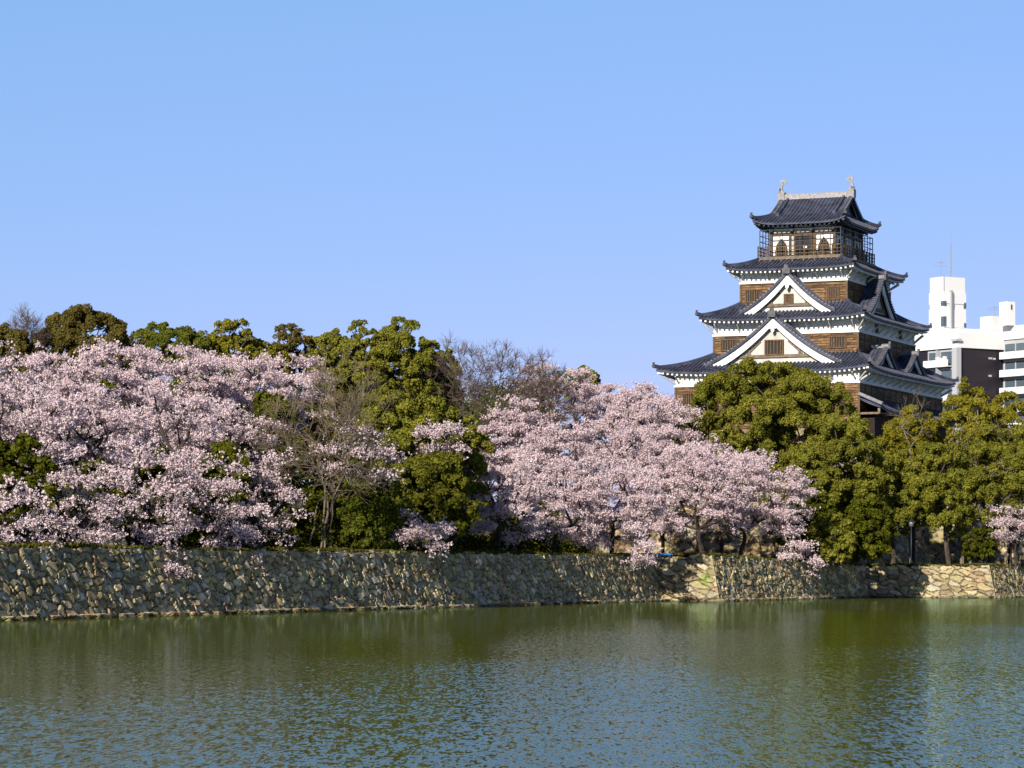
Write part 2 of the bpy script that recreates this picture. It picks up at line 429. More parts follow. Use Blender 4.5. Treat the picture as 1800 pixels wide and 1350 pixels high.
def stone_wall(P, tops, bottom, batter, sx, sh, seed, res=(.09, .07), depth=.12, curve=0.0, extra=None, ragged=1.0, tone=1.0):
    mb = MB(); cols = []
    P = [np.array(p) for p in P]
    rng = np.random.default_rng(seed)
    # quoins are dressed flush at the outer corners; at inner corners the courses run on into the bank
    def convex(i):
        if i <= 0 or i >= len(P) - 1: return False
        a_, b_ = P[i] - P[i - 1], P[i + 1] - P[i]
        return a_[0] * b_[1] - a_[1] * b_[0] > 0
    def inner(i): return 0 < i < len(P) - 1 and not convex(i)
    for k in range(len(P) - 1):
        za, zb = tops[k], tops[k + 1]
        hgt = max(za, zb) - bottom
        o1 = offset_line(P, batter)
        top = [p + (q - p) * (z_ - bottom) for p, q, z_ in zip(P, o1, tops)]
        L = np.linalg.norm(P[k + 1] - P[k])
        ns = max(2, int(L / res[0])); nh = max(2, int(hgt / res[1]))
        s = np.linspace(0, 1, ns + 1)[:, None] * np.ones((1, nh + 1)); h = np.linspace(0, 1, nh + 1)[None] * np.ones((ns + 1, 1))
        topz = za + (zb - za) * s + ragged * (.05 * np.sin(s * L * 1.9 + k) + .035 * np.sin(s * L * 4.7) + .03 * np.sin(s * L * 9.1 + 2))
        zz = bottom + (topz - bottom) * h
        hc = (1 - curve) * h + curve * (1 - (1 - h) ** 2)
        t = norm(P[k + 1] - P[k])
        e0 = t * .5 * inner(k); e1 = t * .5 * inner(k + 1)
        bot2 = (P[k] - e0)[None, None] * (1 - s[..., None]) + (P[k + 1] + e1)[None, None] * s[..., None]
        top2 = (top[k] - e0)[None, None] * (1 - s[..., None]) + (top[k + 1] + e1)[None, None] * s[..., None]
        xy = bot2 * (1 - hc[..., None]) + top2 * hc[..., None]
        t = norm(P[k + 1] - P[k]); nrm = np.array([t[1], -t[0], batter]); nrm = norm(nrm)
        U_, V_ = s * L, zz - bottom
        big_ = 1.2 if (bottom < 0 and k in (1, 3)) else 1.0
        U_, V_ = U_ / big_, V_ / big_
        wu = .10 * np.sin(U_ * 2.3 + V_ * 3.1 + k) + .06 * np.sin(U_ * 6.1 - V_ * 5.3) + .03 * np.sin(U_ * 13 + V_ * 17)
        wv = .06 * np.sin(U_ * 3.7 - V_ * 2.1) + .04 * np.sin(U_ * 7.9 + V_ * 8.3)
        bi, e, du, dv, n = voronoi(np.maximum(U_ + wu + 3, 0), np.maximum(V_ + wv + .01, 0), sx, sh, seed + k * 7)
        tilt = rng.normal(0, .09, (n, 2)); off = rng.normal(0, .028, n)
        ci = rng.integers(0, len(STONES), n); cv = rng.uniform(.66, 1.16, n); cv = np.where(rng.uniform(0, 1, n) > .94, 1.4, cv)
        edge = np.clip(e / .16, 0, 1); edge = edge * edge * (3 - 2 * edge)
        disp = depth * (edge - 1) + (tilt[bi, 0] * du * sx + tilt[bi, 1] * dv * sh + off[bi]) * edge
        disp += .018 * np.sin(9 * s * L + 5 * zz + bi) * edge
        endf = np.ones(s.shape)
        if convex(k): endf = np.minimum(endf, np.clip(s * L / .25, 0, 1))
        if convex(k + 1): endf = np.minimum(endf, np.clip((1 - s) * L / .25, 0, 1))
        disp = disp * endf
        if bottom <= 0:
            foot = np.clip((.17 - zz) / .06, 0, 1) * (rng.uniform(-.9, 1, n)[bi] > 0)
            disp = disp + foot * .22 * endf
        pos = np.concatenate([xy, zz[..., None]], -1) + disp[..., None] * nrm
        pos[:, 0] = pos[:, 0]
        c = STONES[ci[bi]] * cv[bi][..., None] * tone * np.array([1.12, 1.0, .76])
        gap = (1 - np.clip(e / .13, 0, 1))[..., None]
        c = c * (1 - gap) + np.array([.045, .042, .025]) * gap
        if extra: c = extra(c, pos, bi, rng, k)
        wet = np.clip((.14 - zz) / .10, 0, 1)[..., None]
        if bottom <= 0: c = c * (1 - .6 * wet)
        mb.grid(pos); cols.append(c.reshape(-1, 3))
        # a rough coping ledge running back under the turf
        back = np.concatenate([(top2[:, -1] + np.array([-t[1], t[0]]) * .9), zz[:, -1:] - .12], -1)
        lip = pos[:, -1]
        mb.grid(np.stack([lip, back], 1)); cols.append(np.stack([c[:, -1], c[:, -1] * .6], 1).reshape(-1, 3))
    return mb, np.vstack(cols)

def moss_and_sun_tone(c, pos, bi, rng, k):
    x = pos[..., 0]; z = pos[..., 2]
    g = .35 * np.clip(np.sin(x * .8 + 3 * np.sin(pos[..., 1] * .31)) * np.sin(pos[..., 1] * .17 + z) - .2, 0, 1)
    g = g[..., None]
    c = c * (1 - g) + c.mean(-1, keepdims=True) * np.array([.92, 1.0, .55]) * g
    if k in (1, 3):  # faces square to the sun: stone toned down in colour, cream-grey mixed in
        c = .75 * c * np.array([.86, .84, .80]) + .25 * np.array([.25, .225, .18]) * (c.mean(-1, keepdims=True) / .28) ** .5
        q = np.exp(-(((x - 12.4) / .35) ** 2 + ((z - 1.4) / .35) ** 2))[..., None] * (k == 1) * .8
        c = c * (1 - q) + np.array([.17, .24, .05]) * q
    return c

mb, cc = stone_wall(Pm, MOAT_TOP, -.35, .28, .62, .31, 11, res=(.07, .05), depth=.13, extra=moss_and_sun_tone, tone=1.5)
tag(mb.build('stone_wall', M['stone'], attr=cc), 'long low rough stone retaining wall rising straight out of the green moat', 'stone wall', kind='thing')
mb, cc = stone_wall(Pi, [UPPER] * 5, 2.0, .35, .95, .62, 23, res=(.14, .11), depth=.18, tone=1.15)
tag(mb.build('stone_wall', M['stone'], attr=cc), 'inner stone terrace wall half hidden behind the trunks of the bank', 'stone wall', kind='thing')

def sheet(name, line, z, m):
    """ground laid from a wall top inland, and on past the end of the wall"""
    line = [np.array(p) for p in line]; line.append(line[-1] + 4000 * D1); z = list(z) + [z[-1]]
    mb = MB()
    for i in range(len(line) - 1):
        a, b = line[i], line[i + 1]
        if np.linalg.norm((b - a) - ((b - a) @ D1) * D1) > .5 * np.linalg.norm(b - a): continue
        q = [np.append(a, z[i]), np.append(b, z[i + 1]), np.append(b - D2 * 3000, z[i + 1]), np.append(a - D2 * 3000, z[i])]
        mb.add(q, [(0, 1, 2, 3)])
    o = mb.build(name, m); o['kind'] = 'structure'
    return o

lt = offset_line(Pm, .28 * 3.1 + .35)
sheet('ground', lt, [q + .02 for q in MOAT_TOP], M['ground'])
ut = offset_line(Pi, .35 * 4.2 + .3)
sheet('ground', ut, [UPPER + .03] * len(ut), M['ground'])
UT = np.array(ut)
mb = MB(); mb.add([(-3000, -2000, 0), (3000, -2000, 0), (3000, 420, 0), (-3000, 420, 0)], [(0, 1, 2, 3)])
mb.build('water', M['water'])['kind'] = 'structure'

def gz(x, y):
    """ground height at a point: below or above the inner wall"""
    poly = [tuple(ut[0] - D2 * 3000)] + [tuple(p) for p in ut] + [tuple(ut[-1] + D1 * 4000), tuple(ut[0] - D2 * 3000 + D1 * 4000)]
    inside = False; n = len(poly)
    for i in range(n):
        x1, y1 = poly[i]; x2, y2 = poly[(i + 1) % n]
        if (y1 > y) != (y2 > y) and x < (x2 - x1) * (y - y1) / (y2 - y1) + x1: inside = not inside
    return UPPER if inside else (2.8 if y < 215 else 2.38)

def behind(px, d):
    """depth of the point d metres inland of the long moat wall, seen in column px"""
    a = (px - 900.0) / F
    p0 = Pm[1] - WN * d
    # p0 + t*DW lies on x = a*y
    t = (a * p0[1] - p0[0]) / (DW[0] - a * DW[1])
    return p0[1] + t * DW[1]

# ------------------------------------------------------------------ castle keep
CX, CY = 26.64, 269.68
KEEP = tag(empty('castle_keep', (CX, CY, UPPER), math.radians(-22.78)), 'five storey castle keep with white plaster bands, brown boards and curved tile roofs', 'castle')
KO = (0, 0, -UPPER)
def kb(mb, name, m, parent=KEEP, smooth=False):
    return mb.build(name, m, parent, smooth, loc=KO if parent is KEEP else None)

class Skirt:
    def __init__(s, ex0, ex1, ey, ix0, ix1, iy, ze, zt, lift, a=.62):
        s.e = (ex0, ex1, -ey, ey); s.i = (ix0, ix1, -iy, iy); s.ze, s.zt, s.lift, s.a = ze, zt, lift, a
        ex = s.e; ix = s.i
        s.c = [np.array(c) for c in ((ex[0], ex[2]), (ex[1], ex[2]), (ex[1], ex[3]), (ex[0], ex[3]))]
        s.ci = [np.array(c) for c in ((ix[0], ix[2]), (ix[1], ix[2]), (ix[1], ix[3]), (ix[0], ix[3]))]
    def z(s, q, t):
        return s.ze + (s.zt - s.ze) * (s.a * t + (1 - s.a) * t * t) + s.lift * np.abs(2 * q - 1) ** 5 * (1 - t) ** 1.5
    def pt(s, k, q, t, dz=0.0):
        q = np.asarray(q, float); t = np.asarray(t, float)
        a, b, c, d = s.c[k], s.c[(k + 1) % 4], s.ci[k], s.ci[(k + 1) % 4]
        e = a + (b - a) * q[..., None]; i = c + (d - c) * q[..., None]
        p = e + (i - e) * t[..., None]
        return np.concatenate([p, (s.z(q, t) + dz)[..., None]], -1)

def skirt_roof(R, wall, parent=KEEP, rib=.34, soff=M['plaster'], sides=(0, 1, 2, 3), rafters=True, name='roof'):
    mb = MB()
    q, t = np.meshgrid(np.linspace(0, 1, 33), np.linspace(0, 1, 9), indexing='ij')
    for k in sides:
        mb.grid(R.pt(k, q, t)); e = R.pt(k, np.linspace(0, 1, 33), np.zeros(33))
        e2 = e.copy(); e2[:, 2] -= .15
        mb.grid(np.stack([e2, e], 1))
        a, b, c, d = R.c[k], R.c[(k + 1) % 4], R.ci[k], R.ci[(k + 1) % 4]
        L = np.linalg.norm(b - a); u = (b - a) / L; nn = np.array([-u[1], u[0]])
        la = (c - a) @ u; lb = (d - a) @ u; dep = (c - a) @ nn
        for x in np.arange(rib * .5, L, rib):
            tm = 1.0
            if x < la: tm = x / la
            elif x > lb: tm = (L - x) / (L - lb)
            if tm < .04: continue
            tt = np.linspace(0, tm, 7)
            x0 = la * tt; x1 = L + (lb - L) * tt
            qq = np.clip((x - x0) / np.maximum(x1 - x0, 1e-6), 0, 1)
            zz = R.z(qq, tt)
            path = np.array([[*(a + u * x + nn * dep * ti), zi + .02] for ti, zi in zip(tt, zz)])
            path[0, :2] -= nn * .05
            mb.sweep(path, [(-.085, -.03), (-.06, .07), (.06, .07), (.085, -.03)])
    r = kb(mb, name, M['tile'], parent)
    # hip ridges with turned-up ends
    for k in ((0, 1, 2, 3) if len(sides) == 4 else (1,)):
        hb = MB(); ob = MB(); tt = np.linspace(-.03, 1, 12)
        p = R.pt(k, np.zeros(12), np.clip(tt, 0, 1)); p[0, :2] += (R.c[k] - R.ci[k]) * .03
        p[:, 2] += .14; p[0, 2] += .12
        hb.sweep(p, [(-.15, -.14), (-.13, .1), (-.06, .17), (.06, .17), (.13, .1), (.15, -.14)])
        o = norm(np.append(R.c[k] - R.ci[k], 0)); c0 = p[0]
        sd = np.array([-o[1], o[0], 0])
        prof = [(-.26, -.16), (-.24, .16), (-.1, .22), (-.16, .46), (0, .34), (.16, .46), (.1, .22), (.24, .16), (.26, -.16)]
        ob.prism([c0 + sd * x * .62 + np.array([0, 0, y * .72]) for x, y in prof], o * .12)
        h_ = kb(hb, 'hip_ridge', M['tile'], r); kb(ob, 'ridge_end_tile', M['tile_dull'], r)
    # plastered soffit and rafters
    sb = MB(); rb = MB()
    wx0, wx1, wy = wall
    wc = [np.array(c) for c in ((wx0, -wy), (wx1, -wy), (wx1, wy), (wx0, wy))]
    for k in sides:
        e = R.pt(k, np.linspace(0, 1, 33), np.full(33, .012)); e[:, 2] -= .17
        a, b = wc[k], wc[(k + 1) % 4]
        w_ = np.array([[*(a + (b - a) * s), R.ze + .12] for s in np.linspace(0, 1, 33)])
        sb.grid(np.stack([e, w_], 1), flip=True)
        if rafters:
            A, B = R.c[k], R.c[(k + 1) % 4]; L = np.linalg.norm(B - A); u = (B - A) / L; nn = np.array([-u[1], u[0]])
            dep = (a - A) @ nn
            for x in np.arange(.18, L - .1, .42):
                la = (a - A) @ u
                f = min(1, x / la if x < la else 1, (L - x) / la if L - x < la else 1)
                z0 = R.z(np.array(x / L), np.array(0.)) - .265
                p0 = np.append(A + u * x + nn * .07, z0); p1 = np.append(A + u * x + nn * (.07 + dep * f), z0 + (R.ze - .06 - z0) * f + .0)
                rb.bar(p0, p1, .16, .14)
    kb(sb, 'soffit', soff, r)
    if rafters: kb(rb, 'rafters', soff, r)
    return r

def storey(x0, x1, y, z0, zb, zt, brk=None, label=None):
    mb = MB()
    mb.box(x0, x1, -y, y, z0, zb)
    def bat(*a): mb.box(*a, m=1)
    for sx, sy in ((x0, -y), (x1, -y), (x1, y), (x0, y)):
        bat(sx - .09, sx + .09, sy - .09, sy + .09, z0, zb - .01)
    n = int((x1 - x0) / 1.85)
    for i in range(1, n):
        xx = x0 + (x1 - x0) * i / n
        for s in (-1, 1): bat(xx - .05, xx + .05, s * (y + .015) - .03, s * (y + .015) + .03, z0, zb - .02)
    n = int(2 * y / 1.85)
    for i in range(1, n):
        yy = -y + 2 * y * i / n
        for xx in (x0 - .015, x1 + .015): bat(xx - .03, xx + .03, yy - .05, yy + .05, z0, zb - .02)
    wall = kb(mb, 'board_wall', [M['boards'], M['timber']])
    pb = MB(); pb.box(x0 - .02, x1 + .02, -y - .02, y + .02, zb + .002, zt)
    pb.box(x0 - .13, x1 + .13, -y - .13, y + .13, zb - .02, zb + .13)
    kb(pb, 'plaster_band', M['plaster'])
    if brk:
        ze, out = brk
        def strut(p, d):
            p = np.array(p); d = np.array(d)
            bb = MB(); bb.bar(np.append(p, zb + .25), np.append(p + d * out, ze - .32), .09, .12)
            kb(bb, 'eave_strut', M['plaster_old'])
        for i in range(int((x1 - x0) / 1.9) + 1):
            xx = x0 + .3 + (x1 - x0 - .6) * i / int((x1 - x0) / 1.9)
            strut((xx, -y), (0, -1)); strut((xx, y), (0, 1))
        m_ = int(2 * y / 1.9)
        for i in range(m_ + 1):
            yy = -y + .3 + (2 * y - .6) * i / m_
            strut((x0, yy), (-1, 0)); strut((x1, yy), (1, 0))
        for sx, sy in ((x0, -y), (x1, -y), (x1, y), (x0, y)):
            strut((sx, sy), (np.sign(sx) * .8, np.sign(sy) * .8))
    return wall

def barred_window(T, w, h, parent, nb=6):
    """T maps (across, out, up) to keep coordinates"""
    fb = MB(); db = MB(); bb = MB()
    def bx(b, a0, a1, o0, o1, z0, z1):
        v = [T(a, o, z) for z in (z0, z1) for a, o in ((a0, o1), (a1, o1), (a1, o0), (a0, o0))]
        b.add(v, [(3, 2, 1, 0), (4, 5, 6, 7), (0, 1, 5, 4), (1, 2, 6, 5), (2, 3, 7, 6), (3, 0, 4, 7)])
    bx(db, -w / 2, w / 2, -.02, .04, 0, h)
    for z0, z1 in ((-.1, .0), (h, h + .1)): bx(fb, -w / 2 - .1, w / 2 + .1, -.02, .13, z0, z1)
    for s in (-1, 1): bx(fb, s * (w / 2 + .05) - .05, s * (w / 2 + .05) + .05, -.02, .12, 0.002, h - .002)
    for i in range(nb):
        a = -w / 2 + w * (i + .5) / nb
        bx(bb, a - .038, a + .038, .045, .09, 0.002, h - .002)
    f = kb(fb, 'window', M['timber'], parent); kb(db, 'window_opening', M['dark'], f); kb(bb, 'window_bars', M['timber'], f)
    return f

def gable(T, W, zb, H, D, hasw=True, big=True, front=True):
    """dormer gable facing 'out'; T(across, out, up); ridge runs D back to the wall"""
    def prof(q): return zb + H * (.58 * (1 - q) + .42 * (1 - q) ** 2)
    qs = np.linspace(0, 1, 15); xs = qs * W; zs = prof(qs)
    mb = MB()
    ov = .35
    outs = np.linspace(ov, -D, 4)
    for s in (-1, 1):
        P = np.array([[T(s * x, o, z) for o in outs] for x, z in zip(xs, zs)])
        P2 = np.array([[T(s * x, o, z - .16) for o in outs] for x, z in zip(xs, zs)])
        mb.grid(P, flip=(s < 0)); mb.grid(P2, flip=(s > 0)); mb.grid(np.stack([P[:, 0], P2[:, 0]], 1)); mb.grid(np.stack([P[-1], P2[-1]], 1))
        for o in np.arange(ov - .5, -D, -.34):
            path = [T(s * x, o, z + .02) for x, z in zip(xs[::2], zs[::2])]
            mb.sweep(path, [(-.085, -.03), (-.06, .07), (.06, .07), (.085, -.03)])
    root = kb(mb, 'gable', M['tile'])
    # verge: a raised run of edge tiles, each with its own pale rim
    vb = MB(); vr = MB()
    for s in (-1, 1):
        path = [T(s * x, ov - .17, z + .05) for x, z in zip(xs, zs)]
        vb.sweep(path, [(-.17, -.08), (-.13, .1), (.13, .1), (.17, -.08)])
        arc = np.concatenate([[0], np.cumsum(np.hypot(np.diff(xs), np.diff(zs)))])
        for a in np.arange(.15, arc[-1], .34):
            x = np.interp(a, arc, xs); z = np.interp(a, arc, zs)
            vr.bar(T(s * x, ov - .42, z + .12), T(s * x, ov + .03, z + .12), .13, .1)
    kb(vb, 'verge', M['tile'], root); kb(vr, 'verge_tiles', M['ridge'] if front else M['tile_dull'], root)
    rb = MB()
    rb.sweep([T(0, ov + .03, prof(0) + .1), T(0, -D, prof(0) + .1)], [(-.19, -.14), (-.17, .12), (-.08, .22), (.08, .22), (.17, .12), (.19, -.14)])
    kb(rb, 'ridge', M['ridge'], root)
    ob = MB()
    k = 1.0 if big else .75
    pf = [(-.34, -.2), (-.34, .2), (-.2, .34), (-.12, .62), (0, .55), (.12, .62), (.2, .34), (.34, .2), (.34, -.2)]
    ob.prism([T(x * k, ov + .2, prof(0) + .05 + y * k) for x, y in pf], np.array(T(0, 0, 0)) - np.array(T(0, .18, 0)))
    kb(ob, 'ridge_end_tile', M['tile_dull'], root)
    # bargeboards
    bb = MB(); bw = .46 if big else .32
    for s in (-1, 1):
        up = [(s * x, z - .17) for x, z in zip(xs, zs)]
        lo = [(s * x * (.93 if x > 0 else 1), z - .17 - bw * (1.25 - .25 * q)) for x, z, q in zip(xs, zs, qs)]
        for o, fl in ((.16, s > 0), (.02, s < 0)):
            bb.grid(np.array([[T(a[0], o, a[1]), T(b[0], o, b[1])] for a, b in zip(up, lo)]), flip=fl)
        bb.grid(np.array([[T(b[0], .16, b[1]), T(b[0], .02, b[1])] for b in lo]), flip=(s > 0))
        bb.grid(np.array([[T(up[-1][0], o, up[-1][1]), T(lo[-1][0], o, lo[-1][1])] for o in (.16, .02)]))
    kb(bb, 'bargeboard', M['plaster'], root)
    # pendant under the peak
    gb = MB(); g = bw * 1.15
    ga = [(-.35, .5), (-.75, .05), (-.6, -.28), (-.3, -.2), (-.28, -.6), (0, -.95), (.28, -.6), (.3, -.2), (.6, -.28), (.75, .05), (.35, .5)]
    gb.prism([T(x * g, .26, prof(0) - .17 - bw * 1.75 + y * g) for x, y in ga], np.array(T(0, 0, 0)) - np.array(T(0, .09, 0)))
    kb(gb, 'pendant', M['plaster'], root)
    # recessed face
    fb = MB()
    up = [(x, z - .2) for x, z in zip(xs, zs)]
    pts = [T(x, -.35, z) for x, z in up[::-1]] + [T(-x, -.35, z) for x, z in up[1:]] + [T(-W, -.35, zb - .6), T(W, -.35, zb - .6)]
    fb.prism(pts, np.array(T(0, 0, 0)) - np.array(T(0, .1, 0)))
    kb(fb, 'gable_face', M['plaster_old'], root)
    tb = MB()
    def bx(b, a0, a1, o0, o1, z0, z1):
        v = [T(a, o, z) for z in (z0, z1) for a, o in ((a0, o1), (a1, o1), (a1, o0), (a0, o0))]
        b.add(v, [(3, 2, 1, 0), (4, 5, 6, 7), (0, 1, 5, 4), (1, 2, 6, 5), (2, 3, 7, 6), (3, 0, 4, 7)])
    hb = zb + H * .14
    bx(tb, -W * .55, W * .55, -.36, -.18, hb, hb + .26 * (1 if big else .7))
    for s in (-1, 1):
        bx(tb, s * W * .36 - .08, s * W * .36 + .08, -.36, -.2, hb + .27, hb + H * .16 + .2)
        tb.bar(T(s * W * .40, -.3, hb + .3), T(s * W * .2, -.3, hb + H * .34), .1, .14)
    kb(tb, 'gable_timber', M['timber_grey'], root)
    if hasw:
        barred_window(lambda a, o, z: T(a, o - .24, hb + .30 + z), W * (.24 if W > 5 else .15) if big else .5, H * (.27 if W > 5 else .2), root, 5)
    return root

# storeys and roofs, from the bottom up
S1 = (-8.27, 7.83, 13.2); S2 = (-6.32, 6.48, 8.9); S3 = (-4.64, 4.84, 6.67)
storey(*S1, 13.9, 17.61, 18.8, (18.78, 1.0))
RA = Skirt(-9.75, 8.95, 14.07, S2[0] + .02, S2[1] - .02, S2[2] - .02, 18.75, 20.5, .36)
roofA = skirt_roof(RA, S1)
storey(*S2, 20.2, 22.16, 23.78, (23.45, .85))
RB = Skirt(-7.25, 7.46, 10.3, S3[0] + .02, S3[1] - .02, S3[2] - .02, 23.45, 25.0, .30)
roofB = skirt_roof(RB, S2)
storey(*S3, 24.7, 26.78, 28.1, (27.88, .85))
BX0, BX1, BY = -3.73, 3.99, 5.13
RC = Skirt(-5.57, 5.87, 8.03, BX0 + .25, BX1 - .25, BY - .25, 27.88, 28.95, .27)
roofC = skirt_roof(RC, S3)

def Tf(x0, y0):      # facing the front (-y)
    return lambda a, o, z: (x0 + a, y0 - o, z)
def Tr(x0, y0):      # facing the right side (+x)
    return lambda a, o, z: (x0 + o, y0 + a, z)
gable(Tf(-.15, -11.5), 6.1, 19.45, 4.1, 2.6)
gable(Tf(.2, -8.6), 4.25, 24.1, 3.35, 1.9)
gable(Tr(6.1, -.6), 4.3, 24.1, 3.3, 1.25, hasw=False, front=False)
gable(Tr(7.75, -5.2), 3.6, 19.1, 1.95, 1.25, hasw=False, big=False, front=False)
gable(Tr(7.75, 4.0), 3.6, 19.1, 1.95, 1.25, hasw=False, big=False, front=False)

for x, w_ in ((-4.95, 1.35), (4.75, 1.35)):
    barred_window(lambda a, o, z, x=x: (x + a, -8.9 - o, 20.95 + z), w_, .85, KEEP)
for x, w_ in ((-3.5, 1.3), (3.65, .95)):
    barred_window(lambda a, o, z, x=x: (x + a, -6.67 - o, 25.25 + z), w_, .95, KEEP)
for x, w_ in ((-7.0, 1.2), (-3.0, 1.2), (2.0, 1.2), (6.0, 1.2)):
    barred_window(lambda a, o, z, x=x: (x + a, -13.2 - o, 15.9 + z), w_, 1.1, KEEP)
for y in (-3.5, 4.0):
    barred_window(lambda a, o, z, y=y: (6.50 + o, y + a, 22.55 + z), .5, .5, KEEP, 2)
for y in (-4.2, 4.6):
    barred_window(lambda a, o, z, y=y: (4.84 + o, y + a, 25.3 + z), 1.0, .9, KEEP)

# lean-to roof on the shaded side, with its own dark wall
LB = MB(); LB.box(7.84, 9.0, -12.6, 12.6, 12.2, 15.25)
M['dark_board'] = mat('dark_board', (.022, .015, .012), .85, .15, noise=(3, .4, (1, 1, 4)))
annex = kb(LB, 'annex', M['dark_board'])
lr = MB()
yy = np.linspace(-13.5, 13.5, 31)
lift = .35 * np.abs(yy / 13.5) ** 6
P = np.array([[(9.75 - 1.95 * t, y * (1 - .02 * t), 15.3 + 1.15 * (.7 * t + .3 * t * t) + l * (1 - t)) for t in np.linspace(0, 1, 6)] for y, l in zip(yy, lift)])
lr.grid(P)
lr.grid(np.stack([P[:, 0] - np.array([0, 0, .16]), P[:, 0]], 1)); lr.grid(np.stack([P[0] - np.array([0, 0, .16]), P[0]], 1))
for y in np.arange(-13.2, 13.3, .34):
    l = .35 * abs(y / 13.5) ** 6
    lr.sweep([(9.8 - 1.95 * t, y * (1 - .02 * t), 15.32 + 1.15 * (.7 * t + .3 * t * t) + l * (1 - t)) for t in np.linspace(0, 1, 5)], [(-.085, -.03), (-.06, .07), (.06, .07), (.085, -.03)])
lro = kb(lr, 'annex_roof', M['tile'], annex)
lh = MB(); lh.sweep([(9.95 - 2.1 * t, -13.5 + .2 * t, 15.85 + .9 * t) for t in np.linspace(0, 1, 6)], [(-.15, -.14), (-.13, .1), (.13, .1), (.15, -.14)])
kb(lh, 'hip_ridge', M['ridge'], annex)
ls = MB(); ls.add([(9.65, -13.35, 15.17), (9.65, 13.35, 15.17), (7.85, 13.2, 15.35), (7.85, -13.2, 15.35)], [(0, 1, 2, 3)])
ls.box(9.5, 9.7, -13.45, -13.2, 15.0, 15.45)
for y in np.arange(-13.1, 13.2, .45): ls.box(7.9, 9.62, y - .09, y + .09, 14.98, 15.15)
kb(ls, 'rafters', M['timber_grey'], annex)

# top storey: balcony, cage, walls, roof
pb = MB()
pb.box(BX0 + .3, BX1 - .3, -BY + .3, BY - .3, 28.4, 28.95)
pb.box(BX0, BX1, -BY, BY, 28.952, 29.2)
for x in np.arange(BX0 + .25, BX1, .5): pb.box(x - .06, x + .06, -BY - .08, BY + .08, 28.72, 28.948)
kb(pb, 'balcony', M['timber_grey'])
rl = MB()
def railing(a, b, n):
    a = np.array(a); b = np.array(b)
    for z, h in ((29.45, .07), (29.75, .07), (30.08, .11)):
        rl.bar(np.append(a, z), np.append(b, z), .06, h * .7)
    for i in range(n + 1):
        p = a + (b - a) * i / n
        rl.box(p[0] - .045, p[0] + .045, p[1] - .045, p[1] + .045, 29.2, 30.16)
railing((BX0 + .1, -BY + .1), (BX1 - .1, -BY + .1), 9); railing((BX1 - .1, -BY + .1), (BX1 - .1, BY - .1), 12)
railing((BX1 - .1, BY - .1), (BX0 + .1, BY - .1), 9); railing((BX0 + .1, BY - .1), (BX0 + .1, -BY + .1), 12)
kb(rl, 'balcony_railing', M['timber'])
cg = MB()
def cage_line(a, b, n):
    a = np.array(a); b = np.array(b)
    for i in range(n + 1):
        p = a + (b - a) * i / n
        cg.box(p[0] - .03, p[0] + .03, p[1] - .03, p[1] + .03, 29.2, 31.55)
    for z in (30.55, 31.05, 31.55): cg.bar(np.append(a, z), np.append(b, z), .05)
for x in (BX0 + .22, BX1 - .22): cage_line((x, -BY + .25), (x, BY - .25), 12)
cage_line((BX0 + .22, -BY + .22), (BX1 - .22, -BY + .22), 8); cage_line((BX0 + .22, BY - .22), (BX1 - .22, BY - .22), 8)
for y in (-BY + .25, 0, BY - .25): cg.bar((BX0 + .22, y, 31.55), (BX0 + 1.2, y, 31.55), .05); cg.bar((BX1 - .22, y, 31.55), (BX1 - 1.2, y, 31.55), .05)
kb(cg, 'safety_cage', M['cage'])

TX0, TX1, TY = BX0 + 1.0, BX1 - 1.0, BY - 1.0
tw = MB(); tw.box(TX0, TX1, -TY, TY, 29.2, 31.15)
topwall = kb(tw, 'plaster_wall', M['plaster'])
tp = MB()
tp.box(TX0 - .1, TX1 + .1, -TY - .1, TY + .1, 29.21, 29.4)
tp.box(TX0 - .12, TX1 + .12, -TY - .12, TY + .12, 31.1, 31.34)
for x in (TX0, TX0 + 1.75, TX1 - 1.75, TX1):
    for s in (-1, 1): tp.box(x - .12, x + .12, s * TY - .12, s * TY + .12, 29.2, 31.1)
for y in (-TY / 3, TY / 3):
    for x in (TX0, TX1): tp.box(x - .12, x + .12, y - .12, y + .12, 29.2, 31.1)
kb(tp, 'posts', M['timber'], topwall)
ub = MB(); ub.box(TX0 + .02, TX1 - .02, -TY + .02, TY - .02, 31.16, 32.2)
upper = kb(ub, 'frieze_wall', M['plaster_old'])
ud = MB()
ud.box(TX0 - .1, TX1 + .1, -TY - .1, TY + .1, 31.62, 31.74)
for x in np.linspace(TX0 + .1, TX1 - .1, 4):
    for s in (-1, 1): ud.box(x - .14, x + .14, s * (TY + .12) - .3, s * (TY + .12) + .3, 31.35, 31.98)
for y in np.linspace(-TY + .8, TY - .8, 4):
    for x in (TX0, TX1): ud.box(x - .3, x + .3, y - .14, y + .14, 31.35, 31.98)
kb(ud, 'bracket_beams', M['cage'], upper)

